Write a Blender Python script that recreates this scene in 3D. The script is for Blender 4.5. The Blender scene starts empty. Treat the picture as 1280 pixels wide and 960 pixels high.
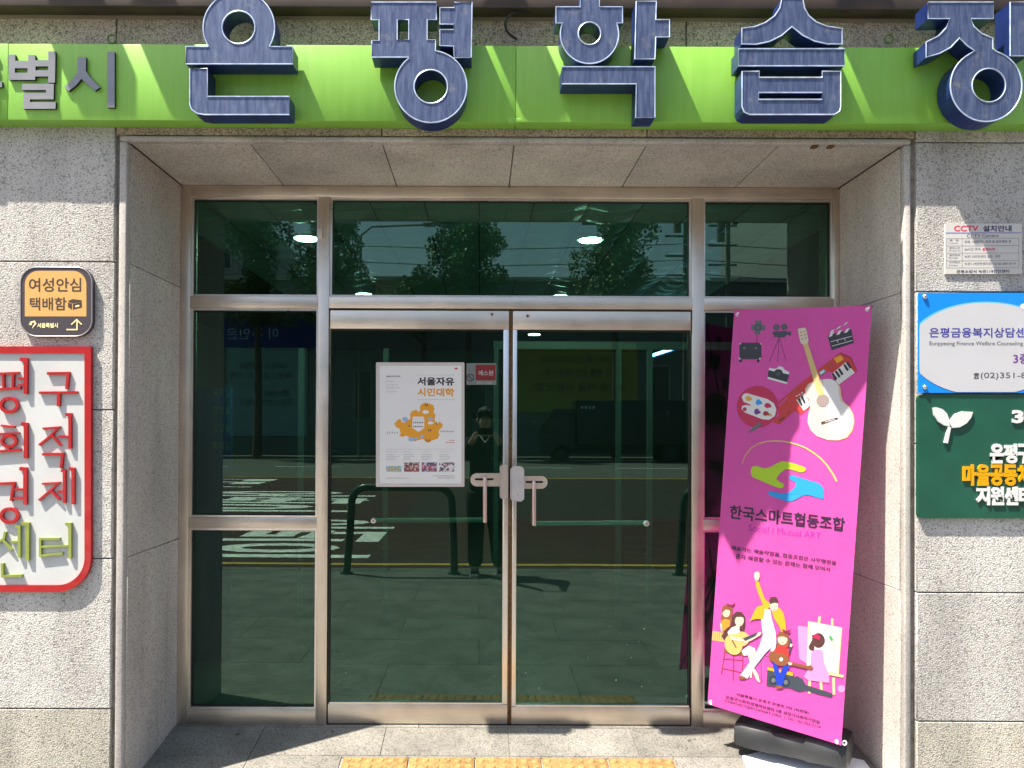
import bpy, bmesh, math, random
from mathutils import Vector, Matrix, Euler
from mathutils.geometry import tessellate_polygon
random.seed(7)
R = math.radians
S = bpy.context.scene
COL = S.collection

# ------------------------------------------------------------------ camera
CAM = Vector((0.0, -3.28, 1.50))
PITCH, ROLL = R(0.5), R(0.25)
cd = bpy.data.cameras.new('camera'); cam = bpy.data.objects.new('camera', cd); COL.objects.link(cam)
cd.lens = 27.0; cd.sensor_width = 36.0; cd.clip_start = 0.01; cd.clip_end = 2000
cd.shift_x = 40 / 1280; cd.shift_y = 47.6 / 1280
cam.location = CAM
MR = Matrix.Rotation(R(90) + PITCH, 3, 'X') @ Matrix.Rotation(ROLL, 3, 'Z')
cam.rotation_euler = MR.to_euler()
S.camera = cam
# ------------------------------------------------------------------ light
SUN = Vector((1.75, 1.0, -4.0)).normalized()
w = bpy.data.worlds.new('World'); S.world = w; w.use_nodes = True
nt = w.node_tree; bg = nt.nodes['Background']
sky = nt.nodes.new('ShaderNodeTexSky'); sky.sky_type = 'NISHITA'; sky.sun_disc = False
sky.sun_elevation = math.asin(-SUN.z); sky.sun_rotation = math.atan2(-SUN.x, -SUN.y)
sky.air_density = 1.0; sky.dust_density = 1.6; sky.ozone_density = 1.0
nt.links.new(sky.outputs[0], bg.inputs[0]); bg.inputs[1].default_value = 0.095
ld = bpy.data.lights.new('sun', 'SUN'); ld.energy = 5.0; ld.angle = R(0.5); ld.color = (1.0, 0.955, 0.88)
lo = bpy.data.objects.new('sun', ld); COL.objects.link(lo); lo.location = (-8, -5, 18)
lo.rotation_euler = SUN.to_track_quat('-Z', 'Y').to_euler()
S.view_settings.view_transform = 'Standard'; S.view_settings.look = 'None'
S.view_settings.gamma = 1.0; S.view_settings.exposure = 1.5
S.view_settings.use_white_balance = True; S.view_settings.white_balance_temperature = 7050

# ------------------------------------------------------------------ measuring: photo pixel -> point on a vertical plane y = Y
def ray(px, py):
    return MR @ Vector(((px - 600) / 960.0, (480 - py + 47.6) / 960.0, -1.0))
def P(px, py, Y=0.0):
    d = ray(px, py); return CAM + d * ((Y - CAM.y) / d.y)
def planeP(px, py, p0, n):
    d = ray(px, py); return CAM + d * ((p0 - CAM).dot(n) / d.dot(n))

# ------------------------------------------------------------------ materials
MATS = {}
def mat(name, col, rough=0.6, metal=0.0, nscale=0, namt=0.1, bump=0, bscale=60, spec=0.5, emit=None, coat=0):
    if name in MATS: return MATS[name]
    m = bpy.data.materials.new(name); m.use_nodes = True; MATS[name] = m
    t = m.node_tree; b = t.nodes['Principled BSDF']
    b.inputs['Base Color'].default_value = (*col, 1); b.inputs['Roughness'].default_value = rough
    b.inputs['Metallic'].default_value = metal; b.inputs['Specular IOR Level'].default_value = spec
    b.inputs['Coat Weight'].default_value = coat
    if emit: b.inputs['Emission Color'].default_value = (*emit[0], 1); b.inputs['Emission Strength'].default_value = emit[1]
    g = t.nodes.new('ShaderNodeNewGeometry')
    if nscale:
        n = t.nodes.new('ShaderNodeTexNoise'); n.inputs['Scale'].default_value = nscale; n.inputs['Detail'].default_value = 6
        t.links.new(g.outputs['Position'], n.inputs['Vector'])
        r = t.nodes.new('ShaderNodeMapRange'); r.inputs['From Min'].default_value = .3; r.inputs['From Max'].default_value = .7
        r.inputs['To Min'].default_value = 1 - namt; r.inputs['To Max'].default_value = 1 + namt
        t.links.new(n.outputs['Fac'], r.inputs['Value'])
        x = t.nodes.new('ShaderNodeMix'); x.data_type = 'RGBA'; x.blend_type = 'MULTIPLY'; x.inputs[0].default_value = 1
        x.inputs[6].default_value = (*col, 1); t.links.new(r.outputs[0], x.inputs[7]); t.links.new(x.outputs[2], b.inputs['Base Color'])
    if bump:
        n2 = t.nodes.new('ShaderNodeTexNoise'); n2.inputs['Scale'].default_value = bscale; n2.inputs['Detail'].default_value = 4
        t.links.new(g.outputs['Position'], n2.inputs['Vector'])
        bp = t.nodes.new('ShaderNodeBump'); bp.inputs['Strength'].default_value = bump; bp.inputs['Distance'].default_value = .01
        t.links.new(n2.outputs['Fac'], bp.inputs['Height']); t.links.new(bp.outputs[0], b.inputs['Normal'])
    return m

def granite(name, light, dark, scale=230, bump=.6, rough=.75, dirt=.25, speck=.5):
    m = bpy.data.materials.new(name); m.use_nodes = True; MATS[name] = m
    t = m.node_tree; b = t.nodes['Principled BSDF']; L = t.links.new
    b.inputs['Roughness'].default_value = rough; b.inputs['Specular IOR Level'].default_value = .3
    g = t.nodes.new('ShaderNodeNewGeometry'); oi = t.nodes.new('ShaderNodeObjectInfo')
    n = t.nodes.new('ShaderNodeTexNoise'); n.inputs['Scale'].default_value = scale; n.inputs['Detail'].default_value = 3; n.inputs['Roughness'].default_value = .6
    L(g.outputs['Position'], n.inputs['Vector'])
    cr = t.nodes.new('ShaderNodeValToRGB'); e = cr.color_ramp.elements
    e[0].position = .36; e[0].color = (*dark, 1); e[1].position = .56; e[1].color = (*light, 1)
    L(n.outputs['Fac'], cr.inputs[0])
    v = t.nodes.new('ShaderNodeTexVoronoi'); v.inputs['Scale'].default_value = scale * .8; L(g.outputs['Position'], v.inputs['Vector'])
    hs = t.nodes.new('ShaderNodeSeparateColor'); L(v.outputs['Color'], hs.inputs[0])
    r0 = t.nodes.new('ShaderNodeMapRange'); r0.inputs['From Min'].default_value = 0; r0.inputs['From Max'].default_value = .35
    r0.inputs['To Min'].default_value = 1 - speck; r0.inputs['To Max'].default_value = 1.05; L(hs.outputs[0], r0.inputs['Value'])
    x = t.nodes.new('ShaderNodeMix'); x.data_type = 'RGBA'; x.blend_type = 'MULTIPLY'; x.inputs[0].default_value = 1
    L(cr.outputs[0], x.inputs[6]); L(r0.outputs[0], x.inputs[7])
    # broad weathering
    mp = t.nodes.new('ShaderNodeMapping'); mp.inputs['Scale'].default_value = (3.2, 3.2, 1.3); L(g.outputs['Position'], mp.inputs[0])
    n3 = t.nodes.new('ShaderNodeTexNoise'); n3.inputs['Scale'].default_value = 1.2; n3.inputs['Detail'].default_value = 7; L(mp.outputs[0], n3.inputs['Vector'])
    r3 = t.nodes.new('ShaderNodeMapRange'); r3.inputs['From Min'].default_value = .3; r3.inputs['From Max'].default_value = .65
    r3.inputs['To Min'].default_value = 1 - dirt; r3.inputs['To Max'].default_value = 1.04; L(n3.outputs['Fac'], r3.inputs['Value'])
    mp5 = t.nodes.new('ShaderNodeMapping'); mp5.inputs['Scale'].default_value = (16, 16, 1.1); L(g.outputs['Position'], mp5.inputs[0])
    n5 = t.nodes.new('ShaderNodeTexNoise'); n5.inputs['Scale'].default_value = 1.0; n5.inputs['Detail'].default_value = 5; L(mp5.outputs[0], n5.inputs['Vector'])
    r5 = t.nodes.new('ShaderNodeMapRange'); r5.inputs['From Min'].default_value = .30; r5.inputs['From Max'].default_value = .46
    r5.inputs['To Min'].default_value = 1 - dirt * .55; r5.inputs['To Max'].default_value = 1.0; L(n5.outputs['Fac'], r5.inputs['Value'])
    m5 = t.nodes.new('ShaderNodeMath'); m5.operation = 'MULTIPLY'; L(r3.outputs[0], m5.inputs[0]); L(r5.outputs[0], m5.inputs[1]); r3 = m5
    r4 = t.nodes.new('ShaderNodeMapRange'); r4.inputs['To Min'].default_value = .87; r4.inputs['To Max'].default_value = 1.05; L(oi.outputs['Random'], r4.inputs['Value'])
    mm = t.nodes.new('ShaderNodeMath'); mm.operation = 'MULTIPLY'; L(r3.outputs[0], mm.inputs[0]); L(r4.outputs[0], mm.inputs[1])
    y = t.nodes.new('ShaderNodeMix'); y.data_type = 'RGBA'; y.blend_type = 'MULTIPLY'; y.inputs[0].default_value = 1
    L(x.outputs[2], y.inputs[6]); L(mm.outputs[0], y.inputs[7]); L(y.outputs[2], b.inputs['Base Color'])
    n2 = t.nodes.new('ShaderNodeTexNoise'); n2.inputs['Scale'].default_value = scale * .75; n2.inputs['Detail'].default_value = 4; L(g.outputs['Position'], n2.inputs['Vector'])
    bp = t.nodes.new('ShaderNodeBump'); bp.inputs['Strength'].default_value = bump; bp.inputs['Distance'].default_value = .006
    L(n2.outputs['Fac'], bp.inputs['Height']); L(bp.outputs[0], b.inputs['Normal'])
    return m

STONE = granite('bush_hammered_granite', (.60, .585, .555), (.34, .33, .31), 200, .8)
STONEB = granite('splash_stained_granite', (.56, .53, .46), (.32, .30, .255), 200, .8, .75, .35)
JAMB = granite('reveal_granite', (.60, .555, .515), (.38, .345, .315), 230, .25, .6, .2)  # same stone as the wall; brown of reflected light put into the colour
BAND = granite('band_granite', (.52, .45, .36), (.20, .16, .12), 150, .4, .7, .25)
FLOOR = granite('floor_granite', (.24, .23, .21), (.135, .128, .115), 210, .35, .6, .3)
PAVE = granite('sidewalk_stone', (.20, .20, .19), (.13, .13, .125), 120, .3, .8, .35)
JOINT = mat('joint_mortar', (.24, .215, .185), .9, 0, 30, .3)
LIP = granite('edge_granite', (.50, .475, .445), (.34, .315, .29), 260, .15, .6, .3, .3)

def brushed(name, col, rough=.32, axis='Z', metal=1.0, amt=.12):
    m = bpy.data.materials.new(name); m.use_nodes = True; MATS[name] = m
    t = m.node_tree; b = t.nodes['Principled BSDF']; L = t.links.new
    b.inputs['Metallic'].default_value = metal; b.inputs['Roughness'].default_value = rough
    g = t.nodes.new('ShaderNodeNewGeometry'); mp = t.nodes.new('ShaderNodeMapping')
    mp.inputs['Scale'].default_value = (6, 60, 600) if axis == 'X' else (600, 60, 6)
    L(g.outputs['Position'], mp.inputs[0])
    n = t.nodes.new('ShaderNodeTexNoise'); n.inputs['Scale'].default_value = 1; n.inputs['Detail'].default_value = 3; L(mp.outputs[0], n.inputs['Vector'])
    n2 = t.nodes.new('ShaderNodeTexNoise'); n2.inputs['Scale'].default_value = 7; n2.inputs['Detail'].default_value = 8; L(g.outputs['Position'], n2.inputs['Vector'])
    ad = t.nodes.new('ShaderNodeMath'); ad.operation = 'ADD'; L(n.outputs['Fac'], ad.inputs[0]); L(n2.outputs['Fac'], ad.inputs[1])
    r = t.nodes.new('ShaderNodeMapRange'); r.inputs['From Min'].default_value = .7; r.inputs['From Max'].default_value = 1.3
    r.inputs['To Min'].default_value = 1 - amt; r.inputs['To Max'].default_value = 1 + amt; L(ad.outputs[0], r.inputs['Value'])
    x = t.nodes.new('ShaderNodeMix'); x.data_type = 'RGBA'; x.blend_type = 'MULTIPLY'; x.inputs[0].default_value = 1
    x.inputs[6].default_value = (*col, 1); L(r.outputs[0], x.inputs[7]); L(x.outputs[2], b.inputs['Base Color'])
    r2 = t.nodes.new('ShaderNodeMapRange'); r2.inputs['To Min'].default_value = rough - .08; r2.inputs['To Max'].default_value = rough + .14
    L(n2.outputs['Fac'], r2.inputs['Value']); L(r2.outputs[0], b.inputs['Roughness'])
    return m
FRAMEH = brushed('brushed_steel_horizontal', (.74, .655, .56), .36, 'X')
FRAMEV = brushed('brushed_steel_vertical', (.74, .655, .56), .36, 'Z')
STEEL = brushed('satin_steel_light', (.78, .74, .70), .28, 'Z')
PLATE = brushed('satin_steel_plate', (.66, .58, .50), .4, 'X')
LGREY = brushed('brushed_aluminium_letter', (.24, .24, .25), .42, 'X', .75, .1)
DARK = mat('black_gap', (.012, .012, .012), .7)
RUST = mat('brown_weather_strip', (.16, .085, .03), .8, 0, 90, .5, .4, 200)

def glassmat(name, tint, refl, rtint):
    m = bpy.data.materials.new(name); m.use_nodes = True; MATS[name] = m
    t = m.node_tree; t.nodes.remove(t.nodes['Principled BSDF']); L = t.links.new
    out = t.nodes['Material Output']
    tr = t.nodes.new('ShaderNodeBsdfTransparent'); tr.inputs[0].default_value = (*tint, 1)
    gl = t.nodes.new('ShaderNodeBsdfGlossy'); gl.inputs['Roughness'].default_value = 0.0; gl.inputs['Color'].default_value = (*rtint, 1)
    fr = t.nodes.new('ShaderNodeFresnel'); fr.inputs[0].default_value = 1.5
    mu = t.nodes.new('ShaderNodeMath'); mu.operation = 'MULTIPLY'; mu.inputs[1].default_value = refl; mu.use_clamp = True; L(fr.outputs[0], mu.inputs[0])
    mx = t.nodes.new('ShaderNodeMixShader'); L(mu.outputs[0], mx.inputs[0]); L(tr.outputs[0], mx.inputs[1]); L(gl.outputs[0], mx.inputs[2])
    L(mx.outputs[0], out.inputs[0])
    g = t.nodes.new('ShaderNodeNewGeometry')
    n = t.nodes.new('ShaderNodeTexNoise'); n.inputs['Scale'].default_value = 1.6; n.inputs['Detail'].default_value = 1; L(g.outputs['Position'], n.inputs['Vector'])
    bp = t.nodes.new('ShaderNodeBump'); bp.inputs['Strength'].default_value = .05; bp.inputs['Distance'].default_value = .004; L(n.outputs['Fac'], bp.inputs['Height'])
    L(bp.outputs[0], gl.inputs['Normal'])
    return m
GLASS = glassmat('green_tinted_glass', (.11, .36, .27), 2.3, (.64, 1.0, .82))
C = lambda n, *c: mat(n, c, .55)

# ------------------------------------------------------------------ mesh helpers
def finish(bm, name, m, parent=None, smooth=False, loc=None):
    me = bpy.data.meshes.new(name)
    base = Vector((0, 0, 0))
    if parent is not None: base = WORLD.get(parent.name, Vector((0, 0, 0)))
    elif loc is not None: base = Vector(loc)
    if base.length: bmesh.ops.translate(bm, verts=bm.verts, vec=-base)
    bmesh.ops.recalc_face_normals(bm, faces=bm.faces) if not getattr(bm, 'norecalc', False) else None
    bm.to_mesh(me); bm.free()
    for mm in (m if isinstance(m, (list, tuple)) else [m]): me.materials.append(mm)
    if smooth: me.polygons.foreach_set('use_smooth', [True] * len(me.polygons)); me.set_sharp_from_angle(angle=R(40))
    o = bpy.data.objects.new(name, me); COL.objects.link(o)
    if parent is not None and name.endswith(('lettering', '_print', 'table_rules')): o['kind'] = 'stuff'
    if parent is not None: o.parent = parent; WORLD[o.name] = base
    elif loc is not None: o.location = base; WORLD[o.name] = base
    else: WORLD[o.name] = Vector((0, 0, 0))
    return o
WORLD = {}
def tag(o, label=None, cat=None, group=None, kind=None):
    if label: o['label'] = label
    if cat: o['category'] = cat
    if group: o['group'] = group
    if kind: o['kind'] = kind
    return o
def thing(name, label, cat, loc=(0, 0, 0), group=None):
    o = bpy.data.objects.new(name, None); COL.objects.link(o); o.location = loc; o.empty_display_size = .1
    WORLD[o.name] = Vector(loc); return tag(o, label, cat, group)
def box(bm, a, b, bev=0.0, seg=2):
    a = Vector(a); b = Vector(b)
    lo = Vector([min(a[i], b[i]) for i in range(3)]); hi = Vector([max(a[i], b[i]) for i in range(3)])
    r = bmesh.ops.create_cube(bm, size=1.0); vs = r['verts']
    for v in vs: v.co = Vector([lo[i] + (v.co[i] + .5) * (hi[i] - lo[i]) for i in range(3)])
    if bev:
        es = list({e for v in vs for e in v.link_edges})
        bmesh.ops.bevel(bm, geom=es, offset=bev, segments=seg, affect='EDGES', profile=.5)
def BX(name, a, b, m, parent=None, bev=0.0, seg=2, **k):
    bm = bmesh.new(); box(bm, a, b, bev, seg); return finish(bm, name, m, parent, smooth=bev > 0, **k)
def tube(bm, pts, r, n=10, closed=False, caps=True, radii=None):
    pts = [Vector(p) for p in pts]; N = len(pts); rings = []
    up = None
    for i, p in enumerate(pts):
        if closed: t = (pts[(i + 1) % N] - pts[i - 1])
        else: t = pts[min(i + 1, N - 1)] - pts[max(i - 1, 0)]
        t.normalize()
        if up is None:
            up = Vector((0, 0, 1)) if abs(t.z) < .9 else Vector((0, 1, 0))
        u = up - t * up.dot(t)
        if u.length < 1e-5: u = t.orthogonal()
        u.normalize(); v = t.cross(u); up = u
        rr = radii[i] if radii else r
        rings.append([bm.verts.new(p + (u * math.cos(2 * math.pi * k / n) + v * math.sin(2 * math.pi * k / n)) * rr) for k in range(n)])
    M = N if closed else N - 1
    for i in range(M):
        A, B = rings[i], rings[(i + 1) % N]
        for k in range(n): bm.faces.new((A[k], A[(k + 1) % n], B[(k + 1) % n], B[k]))
    if caps and not closed: bm.faces.new(rings[0][::-1]); bm.faces.new(rings[-1])
def prism(bm, loops, f, dv, mi_front=0, mi_side=0, back=True):
    """loops: outer + holes of 2-D points; f maps a 2-D point to the front surface; dv = depth vector"""
    dv = Vector(dv)
    flat = [p for l in loops for p in l]
    F = [bm.verts.new(f(p)) for p in flat]
    tris = tessellate_polygon([[Vector((p[0], -p[1], 0)) for p in l] for l in loops])
    for a, b, c in tris:
        try: bm.faces.new((F[a], F[b], F[c])).material_index = mi_front
        except ValueError: pass
    if dv.length:
        B = [bm.verts.new(v.co + dv) for v in F]
        if back:
            for a, b, c in tris:
                try: bm.faces.new((B[c], B[b], B[a])).material_index = mi_side
                except ValueError: pass
        o = 0
        for l in loops:
            n = len(l)
            for i in range(n):
                a, b = o + i, o + (i + 1) % n
                try: bm.faces.new((F[a], F[b], B[b], B[a])).material_index = mi_side
                except ValueError: pass
            o += n
def circ(cx, cy, r, a0=0, a1=360, n=40, ry=None):
    full = abs(a1 - a0) >= 359.9
    k = n if full else n + 1
    return [(cx + r * math.cos(R(a0 + (a1 - a0) * i / n)), cy + (ry or r) * math.sin(R(a0 + (a1 - a0) * i / n))) for i in range(k)]
def rrect(x0, y0, x1, y1, r, n=6):
    rs = r if isinstance(r, (list, tuple)) else [r] * 4   # tl tr br bl
    out = []
    for (cx, cy, a, q) in ((x0, y0, 180, rs[0]), (x1, y0, 270, rs[1]), (x1, y1, 0, rs[2]), (x0, y1, 90, rs[3])):
        if q <= 0: out.append((cx, cy)); continue
        ox = cx + (q if cx == x0 else -q); oy = cy + (q if cy == y0 else -q)
        out += circ(ox, oy, q, a, a + 90, n)
    return out
def stroke_poly(pts, w):
    """outline of a polyline of width w (mitred)"""
    pts = [Vector((p[0], p[1])) for p in pts]; L = []; Rr = []
    ws = w if isinstance(w, (list, tuple)) else [w] * len(pts)
    for i, p in enumerate(pts):
        d0 = (pts[i] - pts[i - 1]).normalized() if i else (pts[1] - pts[0]).normalized()
        d1 = (pts[i + 1] - pts[i]).normalized() if i < len(pts) - 1 else d0
        t = (d0 + d1); t = t.normalized() if t.length > 1e-4 else d0
        n = Vector((-t.y, t.x)); c = max(.5, n.dot(Vector((-d0.y, d0.x))))
        L.append(tuple(p + n * ws[i] / 2 / c)); Rr.append(tuple(p - n * ws[i] / 2 / c))
    return L + Rr[::-1]

def glyphs(body, bold=0.0, extrude=0.0):
    c = bpy.data.curves.new('t', 'FONT'); c.body = body; c.offset = bold; c.extrude = extrude; c.resolution_u = 3
    o = bpy.data.objects.new('t', c); COL.objects.link(o)
    dg = bpy.context.evaluated_depsgraph_get(); e = o.evaluated_get(dg); me = e.to_mesh()
    vs = [v.co.copy() for v in me.vertices]; fs = [tuple(p.vertices) for p in me.polygons]
    e.to_mesh_clear(); bpy.data.objects.remove(o); bpy.data.curves.remove(c)
    return vs, fs
def text(bm, body, p0, p1, h, f, nrm=None, bold=0.0, ext=0.0, mi=0, lean=0.0, depth=0.0):
    """lettering: box from p0 (left, bottom) to p1 (right, bottom) in 2-D, h high; f maps 2-D to 3-D"""
    vs, fs = glyphs(body, bold, 1.0 if ext else 0.0)
    if not vs: return
    x0 = min(v.x for v in vs); x1 = max(v.x for v in vs); y0 = min(v.y for v in vs); y1 = max(v.y for v in vs)
    bx = Vector((p1[0] - p0[0], p1[1] - p0[1])); up = Vector((lean, -h)); out = []
    for v in vs:
        u = (v.x - x0) / (x1 - x0); q = (v.y - y0) / (y1 - y0)
        p = Vector((p0[0], p0[1])) + bx * u + up * q
        w3 = f((p.x, p.y))
        if ext: w3 = w3 + nrm * (ext if v.z > 0 else 0)
        out.append(bm.verts.new(w3))
    for q in fs:
        try: bm.faces.new([out[i] for i in q]).material_index = mi
        except ValueError: pass

exec_parts = []
# ================================================================== BUILDING
bld = thing('community_building', 'granite faced street front with a deep recessed glass entrance under a green sign', 'building', (0, 0, 0))
XL, XR, ZS, YF = -1.517, 1.813, 2.7255, 0.59      # reveal faces, soffit, frame plane
WLx, WRx = -1.5675, 1.863
GAP = .0022
def panel(x0, x1, z0, z1, m=STONE, y0=0.0, th=.03, name='stone_panel'):
    return BX(name, (x0 + GAP, y0, z0 + GAP), (x1 - GAP, y0 + th, z1 - GAP), m, bld, bev=.003, seg=1)
zl = [P(70, y).z for y in (886, 698, 512, 327, 141)]
zr = [P(1210, y).z for y in (902, 741, 555, 365, 178)]
zt0, zt1 = 3.262, 3.262
def wall_rows(zs, xs, top):
    lv = [-.16] + zs + [top]
    for i in range(len(lv) - 1):
        if lv[i + 1] - lv[i] < .02: continue
        for j in range(len(xs) - 1): panel(xs[j], xs[j + 1], lv[i], lv[i + 1], STONEB if i == 0 else STONE)
wall_rows(zl[:4], [-5.2, -4.3, -3.4, -2.5, WLx], 2.846)
wall_rows(zr, [WRx, 2.8, 3.7, 4.6, 5.5], 2.846)
# lintel strip above the opening and band behind the sign
lx = [WLx] + [P(x, 175).x for x in (310, 477, 643, 809, 977)] + [WRx]
lx[0] = WLx; lx[-1] = WRx
for a, b in ((WLx, lx[2]), (lx[2], lx[4]), (lx[4], WRx)): panel(a, b, 2.752, 2.846, BAND, .001)
for a, b in ((-5.2, -3.6), (-3.6, WLx), (WLx, P(858, 30).x), (P(858, 30).x, 3.1), (3.1, 5.5)):
    panel(a, b, 2.846, zt0, BAND, .001)
# soffit lip (rounded) and reveal lips
bm = bmesh.new(); box(bm, (XL - .033, -.004, ZS), (XR + .028, .04, 2.750), .009, 3); finish(bm, 'soffit_lip', LIP, bld, True)
for nm, a, b in (('reveal_lip', XL - .033, XL - .0005), ('reveal_lip', XR + .0005, XR + .028)):
    bm = bmesh.new(); box(bm, (a, .0, -.16), (b, .035, ZS - .002), .006, 3); finish(bm, nm, LIP, bld, True)
# reveal panels
def reveal(xf, sgn, cuts):
    lv = [-.16] + cuts + [ZS]
    for i in range(len(lv) - 1):
        BX('reveal_panel', (xf, .037, lv[i] + GAP * .6), (xf + sgn * .03, YF + .12, lv[i + 1] - GAP * .6), JAMB, bld, bev=.002, seg=1)
reveal(XL, -1, [zl[1], zl[3]])
reveal(XR, 1, [zr[1], zr[3]])
# soffit panels
sx = [XL] + [P(x, 175).x for x in (310, 477, 643, 810, 977)] + [XR]
sx = [XL, sx[1], sx[2], sx[3], sx[4], sx[5], XR]
for i in range(6):
    BX('soffit_panel', (sx[i] + GAP, .042, ZS + .0015), (sx[i + 1] - GAP, YF + .12, ZS + .03), JAMB, bld, bev=.002, seg=1)
# backing masses
bm = bmesh.new()
box(bm, (-5.2, .022, -.3), (WLx + .012, .33, 2.846)); box(bm, (WLx + .0121, .02, -.3), (XL - .031, .9, 2.8461))
box(bm, (WRx - .012, .022, -.3), (5.5, .33, 2.846)); box(bm, (XR + .031, .02, -.3), (WRx - .0121, .9, 2.8461))
box(bm, (XL - .03, .021, ZS + .031), (XR + .03, .9, 2.8462))
box(bm, (-5.2, .021, 2.8463), (5.5, .9, 6.4))
finish(bm, 'backing_wall', JOINT, bld)
for i in range(5):
    panel(-5.2 + i * 2.14, -5.2 + (i + 1) * 2.14, 3.38, 4.6, STONE); panel(-5.2 + i * 2.14, -5.2 + (i + 1) * 2.14, 4.6, 6.4, STONE)
LEDGE = mat('dark_brown_metal', (.045, .03, .02), .6, 0, 8, .3)
BX('ledge', (-5.2, -.075, zt0 + .004), (5.5, .0205, 3.375), LEDGE, bld, bev=.004)
BX('ledge_drip', (-5.2, -.003, zt0 - .012), (5.5, .0208, zt0 + .0035), mat('drip_trim', (.22, .18, .14), .5), bld)
# little rust-brown clips under the soffit lip
for px in (1018, 1038):
    q = P(px, 177, .02); BX('rust_clip', (q.x - .012, .005, ZS - .008), (q.x + .012, .035, ZS - .0005), mat('rust_brown', (.12, .055, .015), .8), bld)

# ================================================================== GROUND
def fz(y):   # the recess floor is a shallow ramp down to the street
    return .010 if y > .56 else .010 - .135 * (.56 - y)
SW = fz(0.0) - .002
bm = bmesh.new()
slabs = []
def slab(x0, x1, y0, y1, m=FLOOR, name='paving_slab', par=None, zf=fz, th=.03):
    bm = bmesh.new(); g = .0018; c = []
    for (x, y) in ((x0 + g, y0 + g), (x1 - g, y0 + g), (x1 - g, y1 - g), (x0 + g, y1 - g)): c.append((x, y))
    vt = [bm.verts.new((x, y, zf(y))) for x, y in c]; vb = [bm.verts.new((x, y, zf(y) - th)) for x, y in c]
    bm.faces.new(vt); bm.faces.new(vb[::-1])
    for i in range(4): bm.faces.new((vt[i], vb[i], vb[(i + 1) % 4], vt[(i + 1) % 4]))
    return finish(bm, name, m, par)
bm = bmesh.new()
for (ya, yb) in ((.0, .56), (.56, .95)):
    v = [bm.verts.new(p) for p in ((XL - .03, ya, fz(ya) - .006), (XR + .03, ya, fz(ya) - .006), (XR + .03, yb, fz(yb) - .006), (XL - .03, yb, fz(yb) - .006))]; bm.faces.new(v)
rf = finish(bm, 'recess_floor', JOINT); tag(rf, kind='structure')
xs = [XL, -1.065, -.46, .145, .75, 1.355, XR]
for i in range(6):
    slab(xs[i], xs[i + 1], .31, .56, par=rf)
for a, b in ((XL, -.9), (-.9, -.3), (-.3, .3), (.3, .9), (.9, 1.5), (1.5, XR)): slab(a, b, .5605, .70, par=rf)
for a, b in ((XL, -1.065), (-1.065, -.635), (.905, 1.355), (1.355, XR)): slab(a, b, .005, .31, par=rf)
slab(-.635, .145, .293, .31, par=rf); slab(.145, .905, .293, .31, par=rf)
YEL = mat('yellow_tactile', (.27, .155, .055), .7, 0, 38, .35, .3, 120)
sl = math.atan(.135)
def tactile_mesh():
    bm = bmesh.new(); a = .149
    box(bm, (-a, -a, -.02), (a, a, .001), .002, 1)
    for i in range(6):
        for j in range(6):
            cx = -.125 + .05 * i; cy = -.125 + .05 * j
            prof = [(.0175, 0.0), (.0150, .004), (.011, .0055), (.0075, .0048), (.004, .0035)]
            rings = [[bm.verts.new((cx + r * math.cos(2 * math.pi * k / 12), cy + r * math.sin(2 * math.pi * k / 12), .001 + z)) for k in range(12)] for r, z in prof]
            for q in range(len(prof) - 1):
                for k in range(12): bm.faces.new((rings[q][k], rings[q][(k + 1) % 12], rings[q + 1][(k + 1) % 12], rings[q + 1][k]))
            bm.faces.new(rings[-1])
    me = bpy.data.meshes.new('tactile_tile'); bmesh.ops.recalc_face_normals(bm, faces=bm.faces); bm.to_mesh(me); bm.free(); me.materials.append(YEL)
    me.polygons.foreach_set('use_smooth', [True] * len(me.polygons)); me.set_sharp_from_angle(angle=R(50)); return me
tm = tactile_mesh()
for i in range(5):
    o = bpy.data.objects.new('tactile_tile', tm); COL.objects.link(o); o.parent = rf
    o.location = (-.475 + .306 * i, .142, fz(.142) + .003); o.rotation_euler.x = sl
gb = bmesh.new(); rg_ = random.Random(11)
for k in range(170):
    x, y = rg_.uniform(XL + .03, XR - .03), rg_.uniform(.02, .57)
    if rg_.random() < .45: y = .585 - abs(rg_.gauss(0, .03))
    s_ = rg_.uniform(.0012, .0042); c_ = Vector((x, min(y, .585), fz(min(y, .585)) + s_ * .4)); vs_ = [gb.verts.new(c_ + Vector((rg_.uniform(-1, 1), rg_.uniform(-1, 1), rg_.uniform(-.5, .8))) * s_) for _ in range(5)]
    for a, b, c in ((0, 1, 2), (0, 2, 3), (0, 3, 4), (1, 2, 4), (2, 3, 4)): gb.faces.new((vs_[a], vs_[b], vs_[c]))
o = finish(gb, 'floor_grit', mat('grit_dark', (.11, .09, .07), .9)); tag(o, 'dark grit and crumbs scattered on the entrance slabs', 'grit', kind='stuff')
for (x, y, r_) in ((-1.18, .49, .012), (-.72, .52, .008), (.42, .5, .010), (1.02, .45, .009)):
    bm = bmesh.new(); tube(bm, [(x, y, fz(y) + .0003), (x, y, fz(y) + .0014)], r_, 9); gm = finish(bm, 'gum_spot', mat('old_gum', (.06, .055, .05), .8), rf)
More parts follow.
